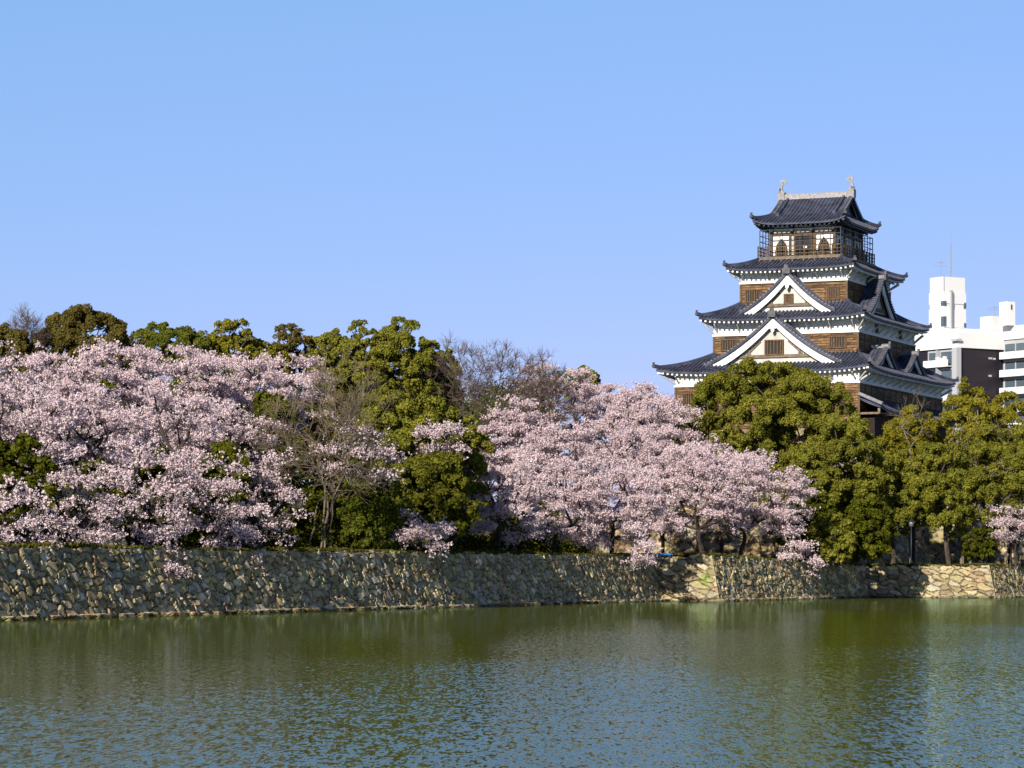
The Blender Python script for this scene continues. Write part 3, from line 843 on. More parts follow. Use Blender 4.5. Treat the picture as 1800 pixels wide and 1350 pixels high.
def bell_window(T, w=.95, h=1.3):
    def outline(k, g):
        pts = [(-.5, 0), (-.5, .25), (-.44, .5), (-.36, .7), (-.2, .84), (0, 1.0), (.2, .84), (.36, .7), (.44, .5), (.5, .25), (.5, 0)]
        return [(x * (w + g * 2), -g + y * (h + g * 2)) for x, y in pts]
    fb = MB(); fb.prism([T(x, .06, z) for x, z in outline(1, .1)], np.array(T(0, 0, 0)) - np.array(T(0, .08, 0)))
    f = kb(fb, 'bell_window', M['timber'], topwall)
    db = MB(); db.prism([T(x, .085, z) for x, z in outline(1, 0)], np.array(T(0, 0, 0)) - np.array(T(0, .05, 0)))
    kb(db, 'window_opening', M['dark'], f)
    bb = MB()
    for x in (-.24, 0, .24): bb.bar(T(x * w, .10, .02), T(x * w, .10, h * (.72 if x else .92)), .06, .04)
    for z in (.3, .65, .9): bb.bar(T(-w * .42, .10, z), T(w * .42, .10, z), .05, .04)
    kb(bb, 'window_bars', M['timber_grey'], f)
for x in (TX0 + .95, TX1 - .95): bell_window(lambda a, o, z, x=x: (x + a, -TY - o, 29.45 + z))
for y in (-TY * .62, TY * .62): bell_window(lambda a, o, z, y=y: (TX1 + o, y + a, 29.45 + z))
dd = MB(); xm = (TX0 + TX1) / 2 + .1; dd.box(xm - .72, xm + .72, -TY - .05, -TY + .02, 29.25, 31.0)
door = kb(dd, 'doorway', M['dark'], topwall)
df = MB()
for s in (-1, 1): df.box(xm + s * .8 - .08, xm + s * .8 + .08, -TY - .14, -TY, 29.25, 31.08)
df.box(xm - .88, xm + .88, -TY - .15, -TY, 31.0, 31.098)
kb(df, 'door_frame', M['timber'], door)
sg = MB(); sg.box(xm - .02, xm + .3, -TY - .09, -TY - .052, 29.95, 30.12)
kb(sg, 'notice', M['plaster'], door)

GX0, GX1, GY = -2.95, 3.15, 2.95
RD = Skirt(-4.06, 4.22, 5.3, GX0, GX1, GY, 32.08, 33.0, .42, a=.8)
roofD = skirt_roof(RD, (TX0, TX1, TY), soff=M['cage'])
# upper half of the hip-and-gable roof
ZR = 34.75
def gp(q): return 33.0 + (ZR - 33.0) * (.8 * (1 - q) + .2 * (1 - q) ** 2)
ur = MB(); qs = np.linspace(0, 1, 9)
for s in (-1, 1):
    P = np.array([[(x, s * q * (GY + .05), gp(q)) for x in (GX0 - .3, GX1 + .3)] for q in qs])
    ur.grid(P, flip=(s > 0))
    P2 = P - np.array([0, 0, .15]); ur.grid(P2, flip=(s < 0))
    for j in (0, 1): ur.grid(np.stack([P[:, j], P2[:, j]], 1))
    for x in np.arange(GX0 + .1, GX1 + .1, .34):
        ur.sweep([(x, s * q * (GY + .05), gp(q) + .02) for q in qs], [(-.085, -.03), (-.06, .07), (.06, .07), (.085, -.03)])
upr = kb(ur, 'gable_roof', M['tile'])
vg = MB(); vr = MB(); bg_ = MB(); gf = MB()
for x, so in ((GX0, -1), (GX1, 1)):
    for s in (-1, 1):
        vg.sweep([(x + so * .12, s * q * (GY + .1), gp(q) + .05) for q in qs], [(-.17, -.08), (-.13, .13), (.13, .13), (.17, -.08)])
        vg.sweep([(x - so * .5, s * q * (GY + .1), gp(q) + .07) for q in qs], [(-.12, -.08), (-.1, .14), (.1, .14), (.12, -.08)])
        vg.cyl((x - so * .5, s * (GY + .06), gp(1) + .1), (x - so * .5, s * (GY + .32), gp(1) + .06), .17)
        for q in np.linspace(.04, 1, 15):
            vr.bar((x + so * -.08, s * q * GY, gp(q) + .15), (x + so * .34, s * q * GY, gp(q) + .15), .12, .08)
        P = np.array([[(x + so * .1, s * q * GY, gp(q) - .17), (x + so * .1, s * q * GY * .94, gp(q) - .55)] for q in qs])
        bg_ = MB(); bg_.grid(P, flip=(s * so > 0)); kb(bg_, 'bargeboard', M['cage'], upr)
    gf.prism([(x - so * .15, -GY, 32.8)] + [(x - so * .15, -q * GY, gp(q) - .1) for q in qs[::-1]] + [(x - so * .15, q * GY, gp(q) - .1) for q in qs[1:]] + [(x - so * .15, GY, 32.8)], (-so * .1, 0, 0))
kb(vg, 'verge', M['tile'], upr); kb(vr, 'verge_tiles', M['ridge'], upr); kb(gf, 'gable_face', M['cage'], upr)
rg = MB()
rg.sweep([(GX0 - .35, 0, ZR + .16), (GX1 + .35, 0, ZR + .16)], [(-.22, -.2), (-.2, .2), (-.12, .3), (.12, .3), (.2, .2), (.22, -.2)])
kb(rg, 'main_ridge', M['stone_grey'], upr)
def shachi(x, so):
    b = MB()
    zb_ = ZR + .40
    b.prism([(x - so * .28, -.3, zb_ - .55), (x - so * .28, .3, zb_ - .55), (x - so * .28, .36, zb_ + .1), (x - so * .28, 0, zb_ + .3), (x - so * .28, -.36, zb_ + .1)], (so * .62, 0, 0))
    path = [(x - so * .18, 0, zb_), (x + so * .02, 0, zb_ + .22), (x + so * .12, 0, zb_ + .5), (x + so * .06, 0, zb_ + .78), (x - so * .08, 0, zb_ + 1.0)]
    k = 8
    b.sweep(path, [(math.cos(2 * math.pi * i / k), math.sin(2 * math.pi * i / k)) for i in range(k)], up=(0, 1, 0), scale=[.27, .24, .17, .12, .07])
    tl = np.array(path[-1])
    for a, l in ((50, .42), (105, .5), (160, .42)):
        d = np.array([-so * math.cos(math.radians(180 - a)), 0, math.sin(math.radians(a))])
        n_ = np.array([d[2], 0, -d[0]])
        b.prism([tl - n_ * .05, tl + d * l * .6 - n_ * .14, tl + d * l, tl + d * l * .6 + n_ * .14, tl + n_ * .05], (0, .07, 0))
    for s in (-1, 1):
        p0 = np.array([x + so * .05, s * .16, zb_ + .3])
        b.prism([p0, p0 + np.array([so * .1, s * .32, .12]), p0 + np.array([so * .02, s * .28, .34]), p0 + np.array([0, s * .02, .2])], (so * .05, 0, 0))
    return kb(b, 'fish_finial', M['stone_grey'], KEEP)
shachi(GX0 - .1, -1); shachi(GX1 + .1, 1)

# stone base of the keep
bp = [np.array(p) for p in ((-12.4, -17.4), (12.0, -17.4), (12.0, 17.4), (-12.4, 17.4), (-12.4, -17.4))]
mb = MB(); cols = []
for a, b in ((0, 1), (1, 2)):
    m_, c_ = stone_wall([bp[a], bp[b]], [13.9, 13.9], UPPER, .0, 1.1, .7, 41 + a, res=(.2, .16), depth=.2, ragged=0)
    for v_, (f_, mi_) in zip(m_.v, m_.f):
        h = np.clip((v_[:, 2:3] - UPPER) / (13.9 - UPPER), 0, 1)
        k = 1 - .31 * (1.35 * h - .35 * h * h)
        v_[:, 0:1] *= 1 - .33 * (1.5 * h - .5 * h * h); v_[:, 1:2] *= 1 - .235 * (1.5 * h - .5 * h * h)
        mb.add(v_, f_ - f_.min())
    cols.append(c_)
mb.build('stone_base', M['stone'], KEEP, loc=KO, attr=np.vstack(cols))

# ------------------------------------------------------------------ plants
def tubes(P0, P1, R0, R1, k=5):
    P0 = np.asarray(P0); P1 = np.asarray(P1); n = len(P0)
    d = norm(P1 - P0); up = np.where(np.abs(d[:, 2:3]) > .9, np.array([[1., 0, 0]]), np.array([[0, 0, 1.]]))
    r = norm(np.cross(d, up)); q = np.cross(r, d)
    a = np.arange(k) * 2 * np.pi / k
    ring = r[:, None] * np.cos(a)[None, :, None] + q[:, None] * np.sin(a)[None, :, None]
    v = np.stack([P0[:, None] + ring * np.asarray(R0)[:, None, None], P1[:, None] + ring * np.asarray(R1)[:, None, None]], 1)  # n,2,k,3
    base = (np.arange(n) * 2 * k)[:, None]
    j = np.arange(k)
    f = np.stack([base + j, base + (j + 1) % k, base + k + (j + 1) % k, base + k + j], -1).reshape(-1, 4)
    return v.reshape(-1, 3), f

def quads(C, N, size, rng, aspect=1.0):
    n = len(C); N = norm(N)
    r = norm(np.cross(N, rng.normal(0, 1, (n, 3)))); q = np.cross(N, r)
    s = np.asarray(size).reshape(-1, 1) * np.ones((n, 1)) / 2
    v = np.stack([C - r * s - q * s * aspect * .6, C + r * s * .7 - q * s * aspect, C + r * s + q * s * aspect * .6, C - r * s * .7 + q * s * aspect], 1)
    f = np.arange(n * 4).reshape(n, 4)
    return v.reshape(-1, 3), f

def skeleton(rng, pts, trunk, kpath=.35, wob=.12):
    """grows a branching tree: each point hangs on the node that reaches it by the shortest way"""
    nodes = [np.array(p, float) for p in trunk]; par = [-1] + list(range(len(trunk) - 1)); path = [0.0]
    for i in range(1, len(trunk)): path.append(path[-1] + np.linalg.norm(nodes[i] - nodes[i - 1]) * .35)
    top = nodes[-1]
    pts = pts[np.argsort(np.linalg.norm(pts - top, axis=1))]
    first = max(1, len(trunk) - 2)
    for p in pts:
        A = np.array(nodes[first:]); d = np.linalg.norm(A - p, axis=1)
        j = int(np.argmin(d + kpath * np.array(path[first:]))) + first
        a = nodes[j]; L = np.linalg.norm(p - a)
        m = max(1, int(L / 1.1)); prev = j
        for i in range(1, m + 1):
            f = i / m; q = a + (p - a) * f
            if i < m: q = q + rng.normal(0, wob * min(L, 2), 3) * .6 + np.array([0, 0, .10 * L * math.sin(math.pi * f)])
            nodes.append(q); par.append(prev); path.append(path[prev] + np.linalg.norm(q - nodes[prev])); prev = len(nodes) - 1
    N = np.array(nodes); par = np.array(par)
    wt = np.zeros(len(N)); kids = np.zeros(len(N), int)
    for i in range(1, len(N)): kids[par[i]] += 1
    wt[kids == 0] = 1
    for i in range(len(N) - 1, 0, -1): wt[par[i]] += wt[i]
    return N, par, wt, kids

def limbs(N, par, wt, r0, rmin=.018, pw=.5):
    R = np.maximum(r0 * (wt / wt[0]) ** pw, rmin)
    i = np.arange(1, len(N))
    return tubes(N[par[i]], N[i], np.minimum(R[par[i]], R[i] * 1.5), R[i], 6), R

def crown_frame(px, Y, top, bot, hw):
    x = at(px, Y); zt, zb = zat(top, Y), zat(bot, Y)
    return np.array([x, Y, (zt + zb) / 2]), np.array([hw * Y / F, hw * Y / F * .85, (zt - zb) / 2])

def trunk_path(base, c, R, frac, lean, rng, n=4):
    t = base + (c - base) * np.array([frac * .6, frac * .6, frac]) if True else c
    return [base + (t - base) * f + np.array([rng.normal(0, .07), rng.normal(0, .07), 0]) * (0 < f < 1) for f in np.linspace(0, 1, n)]

CHERRY = 'cherry trees in blossom along the moat bank'
BANK = 'evergreen trees on the castle bank'
BARE = 'bare trees among the cherries'

def ball(rng, n, rmin=.0, zmin=-.7):
    p = rng.normal(0, 1, (n * 4, 3)); p = norm(p) * (rmin + (1 - rmin) * rng.uniform(0, 1, (n * 4, 1)) ** (1 / 2.2))
    return p[p[:, 2] > zmin][:n]

def cherry(label, px, Y, top, bot, hw, seed, dens=1.0, bpx=None, r0=.2, droop=None, layer=.95):
    rng = np.random.default_rng(seed)
    c, R = crown_frame(px, Y, top, bot, hw)
    bx = at(px if bpx is None else bpx, Y); base = np.array([bx, Y, gz(bx, Y) - .05])
    if c[2] - base[2] < 1: c[2] = base[2] + 1.2
    vol = R[0] * R[1] * R[2]
    n = int(np.clip(11 * vol ** .72, 50, 210))
    pts = ball(rng, n, .3, -.75) * R + c
    if droop is not None:
        k = max(12, n // 5); dp = np.array(droop)
        f = rng.uniform(.2, 1, (k, 1)); extra = c + (np.array([at(dp[0], Y - dp[2]), Y - dp[2], zat(dp[1], Y - dp[2])]) - c) * f + rng.normal(0, .4, (k, 3)) * np.array([1, 1, .5])
        pts = np.vstack([pts, extra])
    lv = pts[:, 2] + .25 * np.sin(pts[:, 0] * .9 + seed) + .25 * np.sin(pts[:, 1] * 1.1)
    pts[:, 2] += .8 * (np.round(lv / layer) * layer - lv) + rng.normal(0, .05, len(pts))
    pts[:, 2] = np.maximum(pts[:, 2], base[2] - (.9 if droop is not None else -.5))
    tr = trunk_path(base, c, R, min(.55, 2.0 / max(1, c[2] - base[2])), 0, rng)
    N, par, wt, kids = skeleton(rng, pts, tr)
    (tv, tf), Rr = limbs(N, par, wt, r0 * .75, .014)
    root = tag(empty('cherry_tree', tuple(base)), label, 'cherry tree', CHERRY)
    # flowering twigs round the fine ends
    tips = np.where((wt <= 2) & (np.arange(len(N)) > len(tr)))[0]
    tw = 7
    T0 = np.repeat(N[tips], tw, 0) + rng.normal(0, .08, (len(tips) * tw, 3))
    outw = norm((T0 - c) / R)
    d = rng.normal(0, 1, T0.shape) * np.array([1, 1, .20]) + outw * np.array([.8, .8, .32])
    d = norm(d); L = rng.uniform(.4, 1.1, (len(T0), 1))
    T1 = T0 + d * L - np.array([0, 0, .10]) * L
    v2, f2 = tubes(T0, T1, np.full(len(T0), .014), np.full(len(T0), .007), 3)
    mb = MB(); mb.add(tv, tf); mb.add(v2, f2)
    mb.v = [v - base for v in mb.v]
    mb.build('trunk', M['bark_dark'], root)
    m = int(round(26 * dens))
    f = rng.uniform(.08, 1.08, (len(T0), m, 1))
    C = (T0[:, None] + (T1 - T0)[:, None] * f).reshape(-1, 3)
    C = C + rng.normal(0, .095, C.shape)
    flower = np.repeat(np.clip(rng.normal(.85, .35, len(tips)), .1, 1), tw * m)
    keep = rng.uniform(0, 1, len(C)) < flower * min(1.0, dens + .35)
    C = C[keep]
    kq = 5
    Q = np.repeat(C, kq, 0) + norm(rng.normal(0, 1, (len(C) * kq, 3))) * .06
    nn = norm(Q - np.repeat(C, kq, 0)) + rng.normal(0, .5, Q.shape) + np.array([0, 0, .35])
    qv, qf = quads(Q, nn, rng.uniform(.04, .085, len(Q)) * np.repeat(rng.uniform(.75, 1.2, len(C)), kq), rng)
    cb = MB(); cb.add(qv - base, qf)
    cb.build('crown', M['blossom'], root)
    return root

def leafy(kind, label, px, Y, top, bot, hw, seed, m, nl=16, lr=.36, leaf=.125, cov=1.0, bpx=None, r0=.3, bark='bark', group=BANK, cat='tree', airy=0.14, zmin=-.6, flat=.8, lobe=1.05):
    rng = np.random.default_rng(seed)
    c, R = crown_frame(px, Y, top, bot, hw)
    bx = at(px if bpx is None else bpx, Y); base = np.array([bx, Y, gz(bx, Y) - .05])
    mean = (R[0] * R[1] * R[2]) ** (1 / 3)
    root = tag(empty(kind, tuple(base)), label, cat, group)
    # domed leaf clumps spread over the crown, kept apart
    r1 = lobe * min(1.0, .25 + mean / 5.5)
    area = 4 * math.pi * (((R[0] * R[1]) ** 1.6 + (R[0] * R[2]) ** 1.6 + (R[1] * R[2]) ** 1.6) / 3) ** (1 / 1.6)
    nlob = int(np.clip(area * (1 - (zmin + 1) / 2 * .9 if zmin > -1 else 1) / (math.pi * r1 * r1 * 1.25), 9, 150))
    cand = norm(rng.normal(0, 1, (900, 3))); cand = cand[cand[:, 2] > zmin]
    # uneven outline: a few broad swells and dips
    sw = norm(rng.normal(0, 1, (6, 3))); amp_ = rng.uniform(-.13, .08, 6)
    L = [cand[0]]; Dm = np.full(len(cand), 9.0)
    for _ in range(nlob - 1):
        Dm = np.minimum(Dm, np.linalg.norm(cand - L[-1], axis=1))
        L.append(cand[int(np.argmax(Dm * rng.uniform(.55, 1, len(cand))))])
    L = np.array(L)
    rl = r1 * rng.uniform(.6, 1.3, len(L))
    swell = 1 + (amp_[None] * np.clip(L @ sw.T, 0, 1) ** 2).sum(1)
    rad = np.clip(1 - rl / np.linalg.norm(L * R, axis=1) * .8, .3, .97) * rng.uniform(.8, 1.03, len(L)) * swell
    LC = c + L * R * rad[:, None]
    ni = nlob // 3
    LC = np.vstack([LC, c + ball(rng, ni, 0, -.6) * R * .62]); rl = np.append(rl, r1 * rng.uniform(.9, 1.3, ni))
    tr = trunk_path(base, c, R, .55, 0, rng)
    N, par, wt, kids = skeleton(rng, LC[rng.permutation(len(LC))[:70]], tr, wob=.08)
    (tv, tf), _ = limbs(N, par, wt, r0 * .62, .025)
    tb = MB(); tb.add(tv - base, tf); tb.build('trunk', M[bark], root)
    Cs, Ns = [], []
    for lc, r in zip(LC, rl):
        ow = norm((lc - c) / R)
        ns = 11
        sd = norm(rng.normal(0, 1, (ns, 3)) + np.array([0, 0, .75]) + .7 * ow)
        sc = lc + sd * r * np.array([1, 1, flat]) * rng.uniform(.62, .9, (ns, 1)); sr = r * rng.uniform(.24, .44, ns)
        for s_, q in zip(sc, sr):
            k = max(6, int(cov * 1.5 * 4 * math.pi * q * q / (leaf * leaf)))
            n_ = norm(rng.normal(0, 1, (k, 3)) + np.array([0, 0, .3]) + .5 * norm(s_ - lc))
            Cs.append(s_ + n_ * q * (rng.uniform(.6, 1.1, (k, 1)) + airy * rng.normal(0, .4, (k, 1))))
            Ns.append(n_ * .9 + rng.normal(0, .4, (k, 3)))
    C = np.vstack(Cs); Nn = np.vstack(Ns)
    g = C[:, 2] > base[2] + .15
    C, Nn = C[g], Nn[g]
    v, f = quads(C, Nn, leaf * rng.uniform(.6, 1.3, len(C)), rng, .75)
    cb = MB(); cb.add(v - base, f); cb.build('crown', M[m], root)
    return root

def bare(label, px, Y, top, bot, hw, seed, bpx=None, r0=.22, stems=1, n=110, twigs=7, bark='bark', tw='twig', tl=1.0, group=BARE, spread=.25):
    rng = np.random.default_rng(seed)
    c, R = crown_frame(px, Y, top, bot, hw)
    bx = at(px if bpx is None else bpx, Y); base = np.array([bx, Y, gz(bx, Y) - .05])
    root = tag(empty('bare_tree', tuple(base)), label, 'bare tree', group)
    mb = MB(); T = []
    for s in range(stems):
        b = base + np.array([rng.normal(0, .35), rng.normal(0, .35), 0]) * (stems > 1)
        pts = ball(rng, n // stems, .15, -.8) * R * (np.array([.75, .75, 1]) if stems > 1 else 1) + c + np.array([rng.normal(0, spread), rng.normal(0, spread), 0]) * R * (stems > 1)
        N, par, wt, kids = skeleton(rng, pts, trunk_path(b, c, R, .45, 0, rng, 5), wob=.07, kpath=.2)
        (tv, tf), _ = limbs(N, par, wt, r0 * .55, .011, .58)
        mb.add(tv - base, tf); T.append(N[(wt <= 2) & (np.arange(len(N)) > 5)])
    T = np.vstack(T)
    mb.build('trunk', M[bark], root)
    T0 = np.repeat(T, twigs, 0)
    d = norm(norm((T0 - c) / R) * .6 + rng.normal(0, .6, T0.shape) + np.array([0, 0, .45])); L = rng.uniform(.4, 1.1, (len(T0), 1)) * tl
    T1 = T0 + d * L
    tb = MB()
    v, f = tubes(T0, T1, np.full(len(T0), .012), np.full(len(T0), .006), 3); tb.add(v - base, f)
    S0 = np.repeat(T0 + d * L * .5, 2, 0); S1 = S0 + norm(np.repeat(d, 2, 0) + rng.normal(0, .6, S0.shape)) * np.repeat(L, 2, 0) * .55
    v, f = tubes(S0, S1, np.full(len(S0), .008), np.full(len(S0), .004), 3); tb.add(v - base, f)
    tb.build('branches', M[tw], root)
    return root

B = behind
# skyline, left to right
leafy('evergreen_tree', 'brownish evergreen at the far left edge of the skyline', 15, 205, 572, 700, 75, 101, 'camphor_brown', 14, cov=.8, airy=.2)
leafy('evergreen_tree', 'broad dark olive dome of an evergreen, second from the left on the skyline', 140, 215, 532, 720, 100, 102, 'camphor_brown', 34, lr=.24, cov=1.1)
leafy('evergreen_tree', 'bright green flat domed evergreen left of the thin yellow green top', 302, 220, 563, 720, 98, 103, 'fresh', 30, lr=.24, flat=.6, zmin=-.3, lobe=.8)
leafy('evergreen_tree', 'green shoulder of leaves sloping down right of the bright flat dome', 365, 223, 582, 720, 56, 114, 'camphor', 16, lr=.28, zmin=-.3, lobe=.8)
leafy('evergreen_tree', 'thin yellow green treetop with sky showing through its sprays', 408, 222, 560, 720, 47, 104, 'camphor_gold', 16, lr=.28, cov=.75, airy=.3, zmin=-.3, lobe=.8)
leafy('evergreen_tree', 'low yellowish evergreen just right of the thin yellow green top', 458, 224, 584, 730, 64, 105, 'camphor_gold', 20, lr=.27, cov=.8, airy=.2, zmin=-.3, lobe=.8)
leafy('evergreen_tree', 'small bronze tinted evergreen crown between yellowish and green domes', 515, 226, 568, 720, 53, 106, 'camphor_brown', 16, lr=.28, cov=.8, airy=.15, zmin=-.3, lobe=.8)
leafy('evergreen_tree', 'round green camphor directly left of the tallest crown', 590, 226, 573, 740, 64, 107, 'camphor', 20, lr=.27, zmin=-.3, lobe=.8)
leafy('evergreen_tree', 'narrow green crown leaning against the tallest crown from the left', 640, 221, 562, 740, 44, 115, 'camphor', 12, lr=.3, zmin=-.3, lobe=.8)
leafy('evergreen_tree', 'tallest camphor crown of the left bank, split by a gap of sky', 700, 222, 547, 760, 70, 108, 'camphor', 26, lr=.27, cov=1.05)
leafy('evergreen_tree', 'drab olive camphor sloping down right of the tallest crown', 768, 226, 596, 760, 50, 109, 'camphor', 16, lr=.28)
leafy('evergreen_tree', 'little green treetop poking above pink blossom near the keep', 1022, 246, 640, 720, 34, 110, 'camphor', 9, leaf=.24)
bare('bare purplish tree against the sky beside the tallest camphor', 805, 222, 600, 760, 66, 121, n=150, twigs=10, tw='twig')
bare('bare tree with forked dark limbs, its top standing highest of the bare ones', 880, 214, 604, 800, 74, 122, n=170, twigs=10, r0=.26, bark='bark_dark')
bare('bare brownish tree where the blossom slope begins to fall', 945, 226, 622, 780, 55, 123, n=130, twigs=10)
bare('leafless twiggy tree at the left edge beside the dark dome', 42, 212, 556, 640, 36, 124, n=100, twigs=10)

# upper terrace: the high row of cherries
hi = [(-15, 18, 612, 800, 100, 'highest cherry at the left edge, in front of the brownish evergreen'),
      (95, 20, 612, 790, 95, 'cherry high on the bank below the dark olive dome'),
      (205, 19, 603, 790, 92, 'cherry whose top reaches between the dark dome and the bright green dome'),
      (310, 20, 610, 800, 92, 'cherry high on the bank below the bright green dome'),
      (415, 19, 616, 800, 90, 'cherry high on the bank below the thin yellow green top'),
      (510, 18, 622, 800, 72, 'high cherry thinning out behind the pale bare tree')]
for i, (px, d, t, b, h, l) in enumerate(hi):
    cherry(l, px, B(px, d), t, b, h, 200 + i, .95, r0=.24)
hr = [(1112, 11, 676, 830, 62, 'cherry crown against the sky just left of the lowest eave of the keep'),
      (1178, 9, 700, 850, 52, 'cherry touching the big camphor beside the foot of the keep'),
      (978, 17, 640, 800, 72, 'cherry high on the slope right of the bare skyline trees'),
      (1062, 15, 672, 830, 75, 'cherry high on the slope under the little green treetop'),
      (1140, 13, 683, 850, 66, 'cherry rising to the left corner of the keep roof'),
      (905, 12, 700, 880, 70, 'shadowed cherry below the bare trees with forked dark limbs')]
for i, (px, d, t, b, h, l) in enumerate(hr):
    cherry(l, px, B(px, d), t, b, h, 220 + i, .95, r0=.22)

# middle row
mid = [(35, 9.5, 680, 830, 100, 'middle row cherry at the left edge above the dark hollow'),
       (160, 9, 685, 850, 95, 'middle row cherry left of the boulders, full of pale bloom'),
       (285, 9, 685, 850, 95, 'middle row cherry at the heart of the left blossom bank'),
       (400, 8.5, 695, 850, 85, 'middle row cherry left of the dark evergreen pocket')]
for i, (px, d, t, b, h, l) in enumerate(mid):
    cherry(l, px, B(px, d), t, b, h, 240 + i, .7, r0=.22)
mr_ = [(985, 8, 740, 920, 80, 'middle row cherry right of the big olive evergreen'),
       (1075, 8, 735, 930, 80, 'middle row cherry at the heart of the right blossom bank'),
       (1165, 7, 750, 930, 75, 'middle row cherry left of the big camphor below the keep')]
for i, (px, d, t, b, h, l) in enumerate(mr_):
    cherry(l, px, B(px, d), t, b, h, 250 + i, .95, r0=.2)

# front row, leaning over the wall
fr = [(10, 3.2, 850, 985, 90, (20, 990, 2), .42, 'front cherry at the left edge, blossom hanging in the shade'),
      (130, 3.4, 800, 985, 95, (150, 1000, 3), .45, 'front cherry whose lowest sprays brush the wall left of the boulders'),
      (255, 3.2, 775, 960, 95, (300, 1010, 3.5), .5, 'front cherry drooping over the wall right of the boulders'),
      (375, 3.4, 800, 960, 85, (430, 990, 2.5), .45, 'front cherry standing left of the pale bare tree'),
      (465, 4.2, 800, 965, 62, None, .45, 'shaded front cherry with a dark crooked trunk at the foot of the pale bare tree')]
for i, (px, d, t, b, h, dr, de, l) in enumerate(fr):
    cherry(l, px, B(px, d), t, b, h, 260 + i, de, r0=.22, droop=dr, bpx=px + (12 if i % 2 else -10))
cherry('sparse cherry sprays spread in front of green shrubs beside the pale bare tree', 632, B(632, 1.4), 752, 856, 66, 270, .34, r0=.12, bpx=560)
cherry('small low cherry spray dipping over the wall below the big olive evergreen', 740, B(740, .6), 922, 966, 36, 271, .6, r0=.08)
cherry('few white blossom sprays caught high in the big olive evergreen', 772, B(772, 3.0), 742, 798, 30, 272, .32, r0=.1)
fr2 = [(885, 4, 800, 960, 72, None, .8, 'front cherry with a dark leaning trunk right of the big olive evergreen', 875),
       (985, 3.5, 810, 965, 78, None, .85, 'front cherry standing well left of the blue sheet', 975),
       (1085, 1.2, 820, 970, 80, (1150, 988, 4.0), .85, 'front cherry trailing over the wall beside the blue sheet', 1075)]
for i, (px, d, t, b, h, dr, de, l, bp_) in enumerate(fr2):
    cherry(l, px, B(px, d), t, b, h, 280 + i, de, r0=.2, droop=dr, bpx=bp_)
cherry('spreading cherry above the pale corner of the moat wall', 1215, 206, 785, 945, 95, 290, .95, r0=.22, bpx=1232)
cherry('right hand cherry drooping far over the wall in front of the camphors', 1330, 212, 808, 950, 96, 291, .9, r0=.2, bpx=1300, droop=(1425, 992, 2.0))
cherry('upper cherry tucked in front of the big camphor below the keep', 1275, 216, 785, 880, 80, 292, .8, r0=.18, bpx=1268)
cherry('thin small cherry at the right edge beside slim trunks', 1785, 230, 885, 960, 42, 293, .5, r0=.12)

# evergreens and shrubs of the middle bank
leafy('evergreen_tree', 'big olive evergreen at the middle of the bank, upper crown', 712, 172, 664, 910, 108, 301, 'camphor', 34, lr=.24, r0=.3)
leafy('evergreen_tree', 'olive evergreen leaning right beside the shadowed cherry', 800, 180, 705, 930, 66, 302, 'camphor', 24, lr=.26)
leafy('evergreen_tree', 'dark evergreen under the big olive crown, low over the wall', 750, 166, 790, 1000, 84, 303, 'olive_leaf', 30, lr=.25, leaf=.15, zmin=-.9, r0=.2)
leafy('evergreen_shrub', 'bright leaved green shrub right of the pale bare trunk', 655, 159, 800, 1000, 72, 304, 'fresh', 28, lr=.25, leaf=.14, cat='shrub', zmin=-.9, r0=.12)
leafy('evergreen_tree', 'olive evergreen behind the pale bare tree', 590, 186, 672, 880, 62, 305, 'camphor_brown', 20, lr=.28, cov=.85)
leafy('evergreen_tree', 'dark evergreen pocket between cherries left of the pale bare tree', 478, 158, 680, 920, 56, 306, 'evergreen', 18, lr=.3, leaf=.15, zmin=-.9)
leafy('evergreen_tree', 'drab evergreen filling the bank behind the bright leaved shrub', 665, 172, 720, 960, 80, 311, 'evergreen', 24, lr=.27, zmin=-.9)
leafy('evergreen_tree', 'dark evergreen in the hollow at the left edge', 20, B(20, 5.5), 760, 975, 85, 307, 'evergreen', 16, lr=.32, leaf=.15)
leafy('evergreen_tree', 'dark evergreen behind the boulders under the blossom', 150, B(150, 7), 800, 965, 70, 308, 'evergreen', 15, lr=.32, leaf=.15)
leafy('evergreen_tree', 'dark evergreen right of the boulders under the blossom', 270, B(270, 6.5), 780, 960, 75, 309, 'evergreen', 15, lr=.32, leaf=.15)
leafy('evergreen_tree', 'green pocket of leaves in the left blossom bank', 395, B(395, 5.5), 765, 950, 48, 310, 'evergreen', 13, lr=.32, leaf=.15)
for i, (px, t, l) in enumerate(((835, 850, 'dark shrub behind dark trunks below the bare skyline trees'), (940, 880, 'low dark shrub behind the front cherry left of the blue sheet'), (560, 850, 'dark shrub behind the foot of the pale bare tree'))):
    leafy('evergreen_shrub', l, px, B(px, 9), t, 965, 60, 320 + i, 'evergreen', 14, lr=.32, leaf=.18, cat='shrub')
bare('tall pale bare tree with several grey stems on the wall top', 592, B(565, 3.0), 632, 900, 98, 330, bpx=562, r0=.09, stems=4, n=160, twigs=6, bark='bark_pale', tw='twig_pale', tl=1.1)
bare('slim bare tree with thin stems behind the shaded front cherry', 505, B(505, 5), 690, 900, 55, 331, r0=.1, stems=2, n=70, bark='bark', tw='twig_pale')

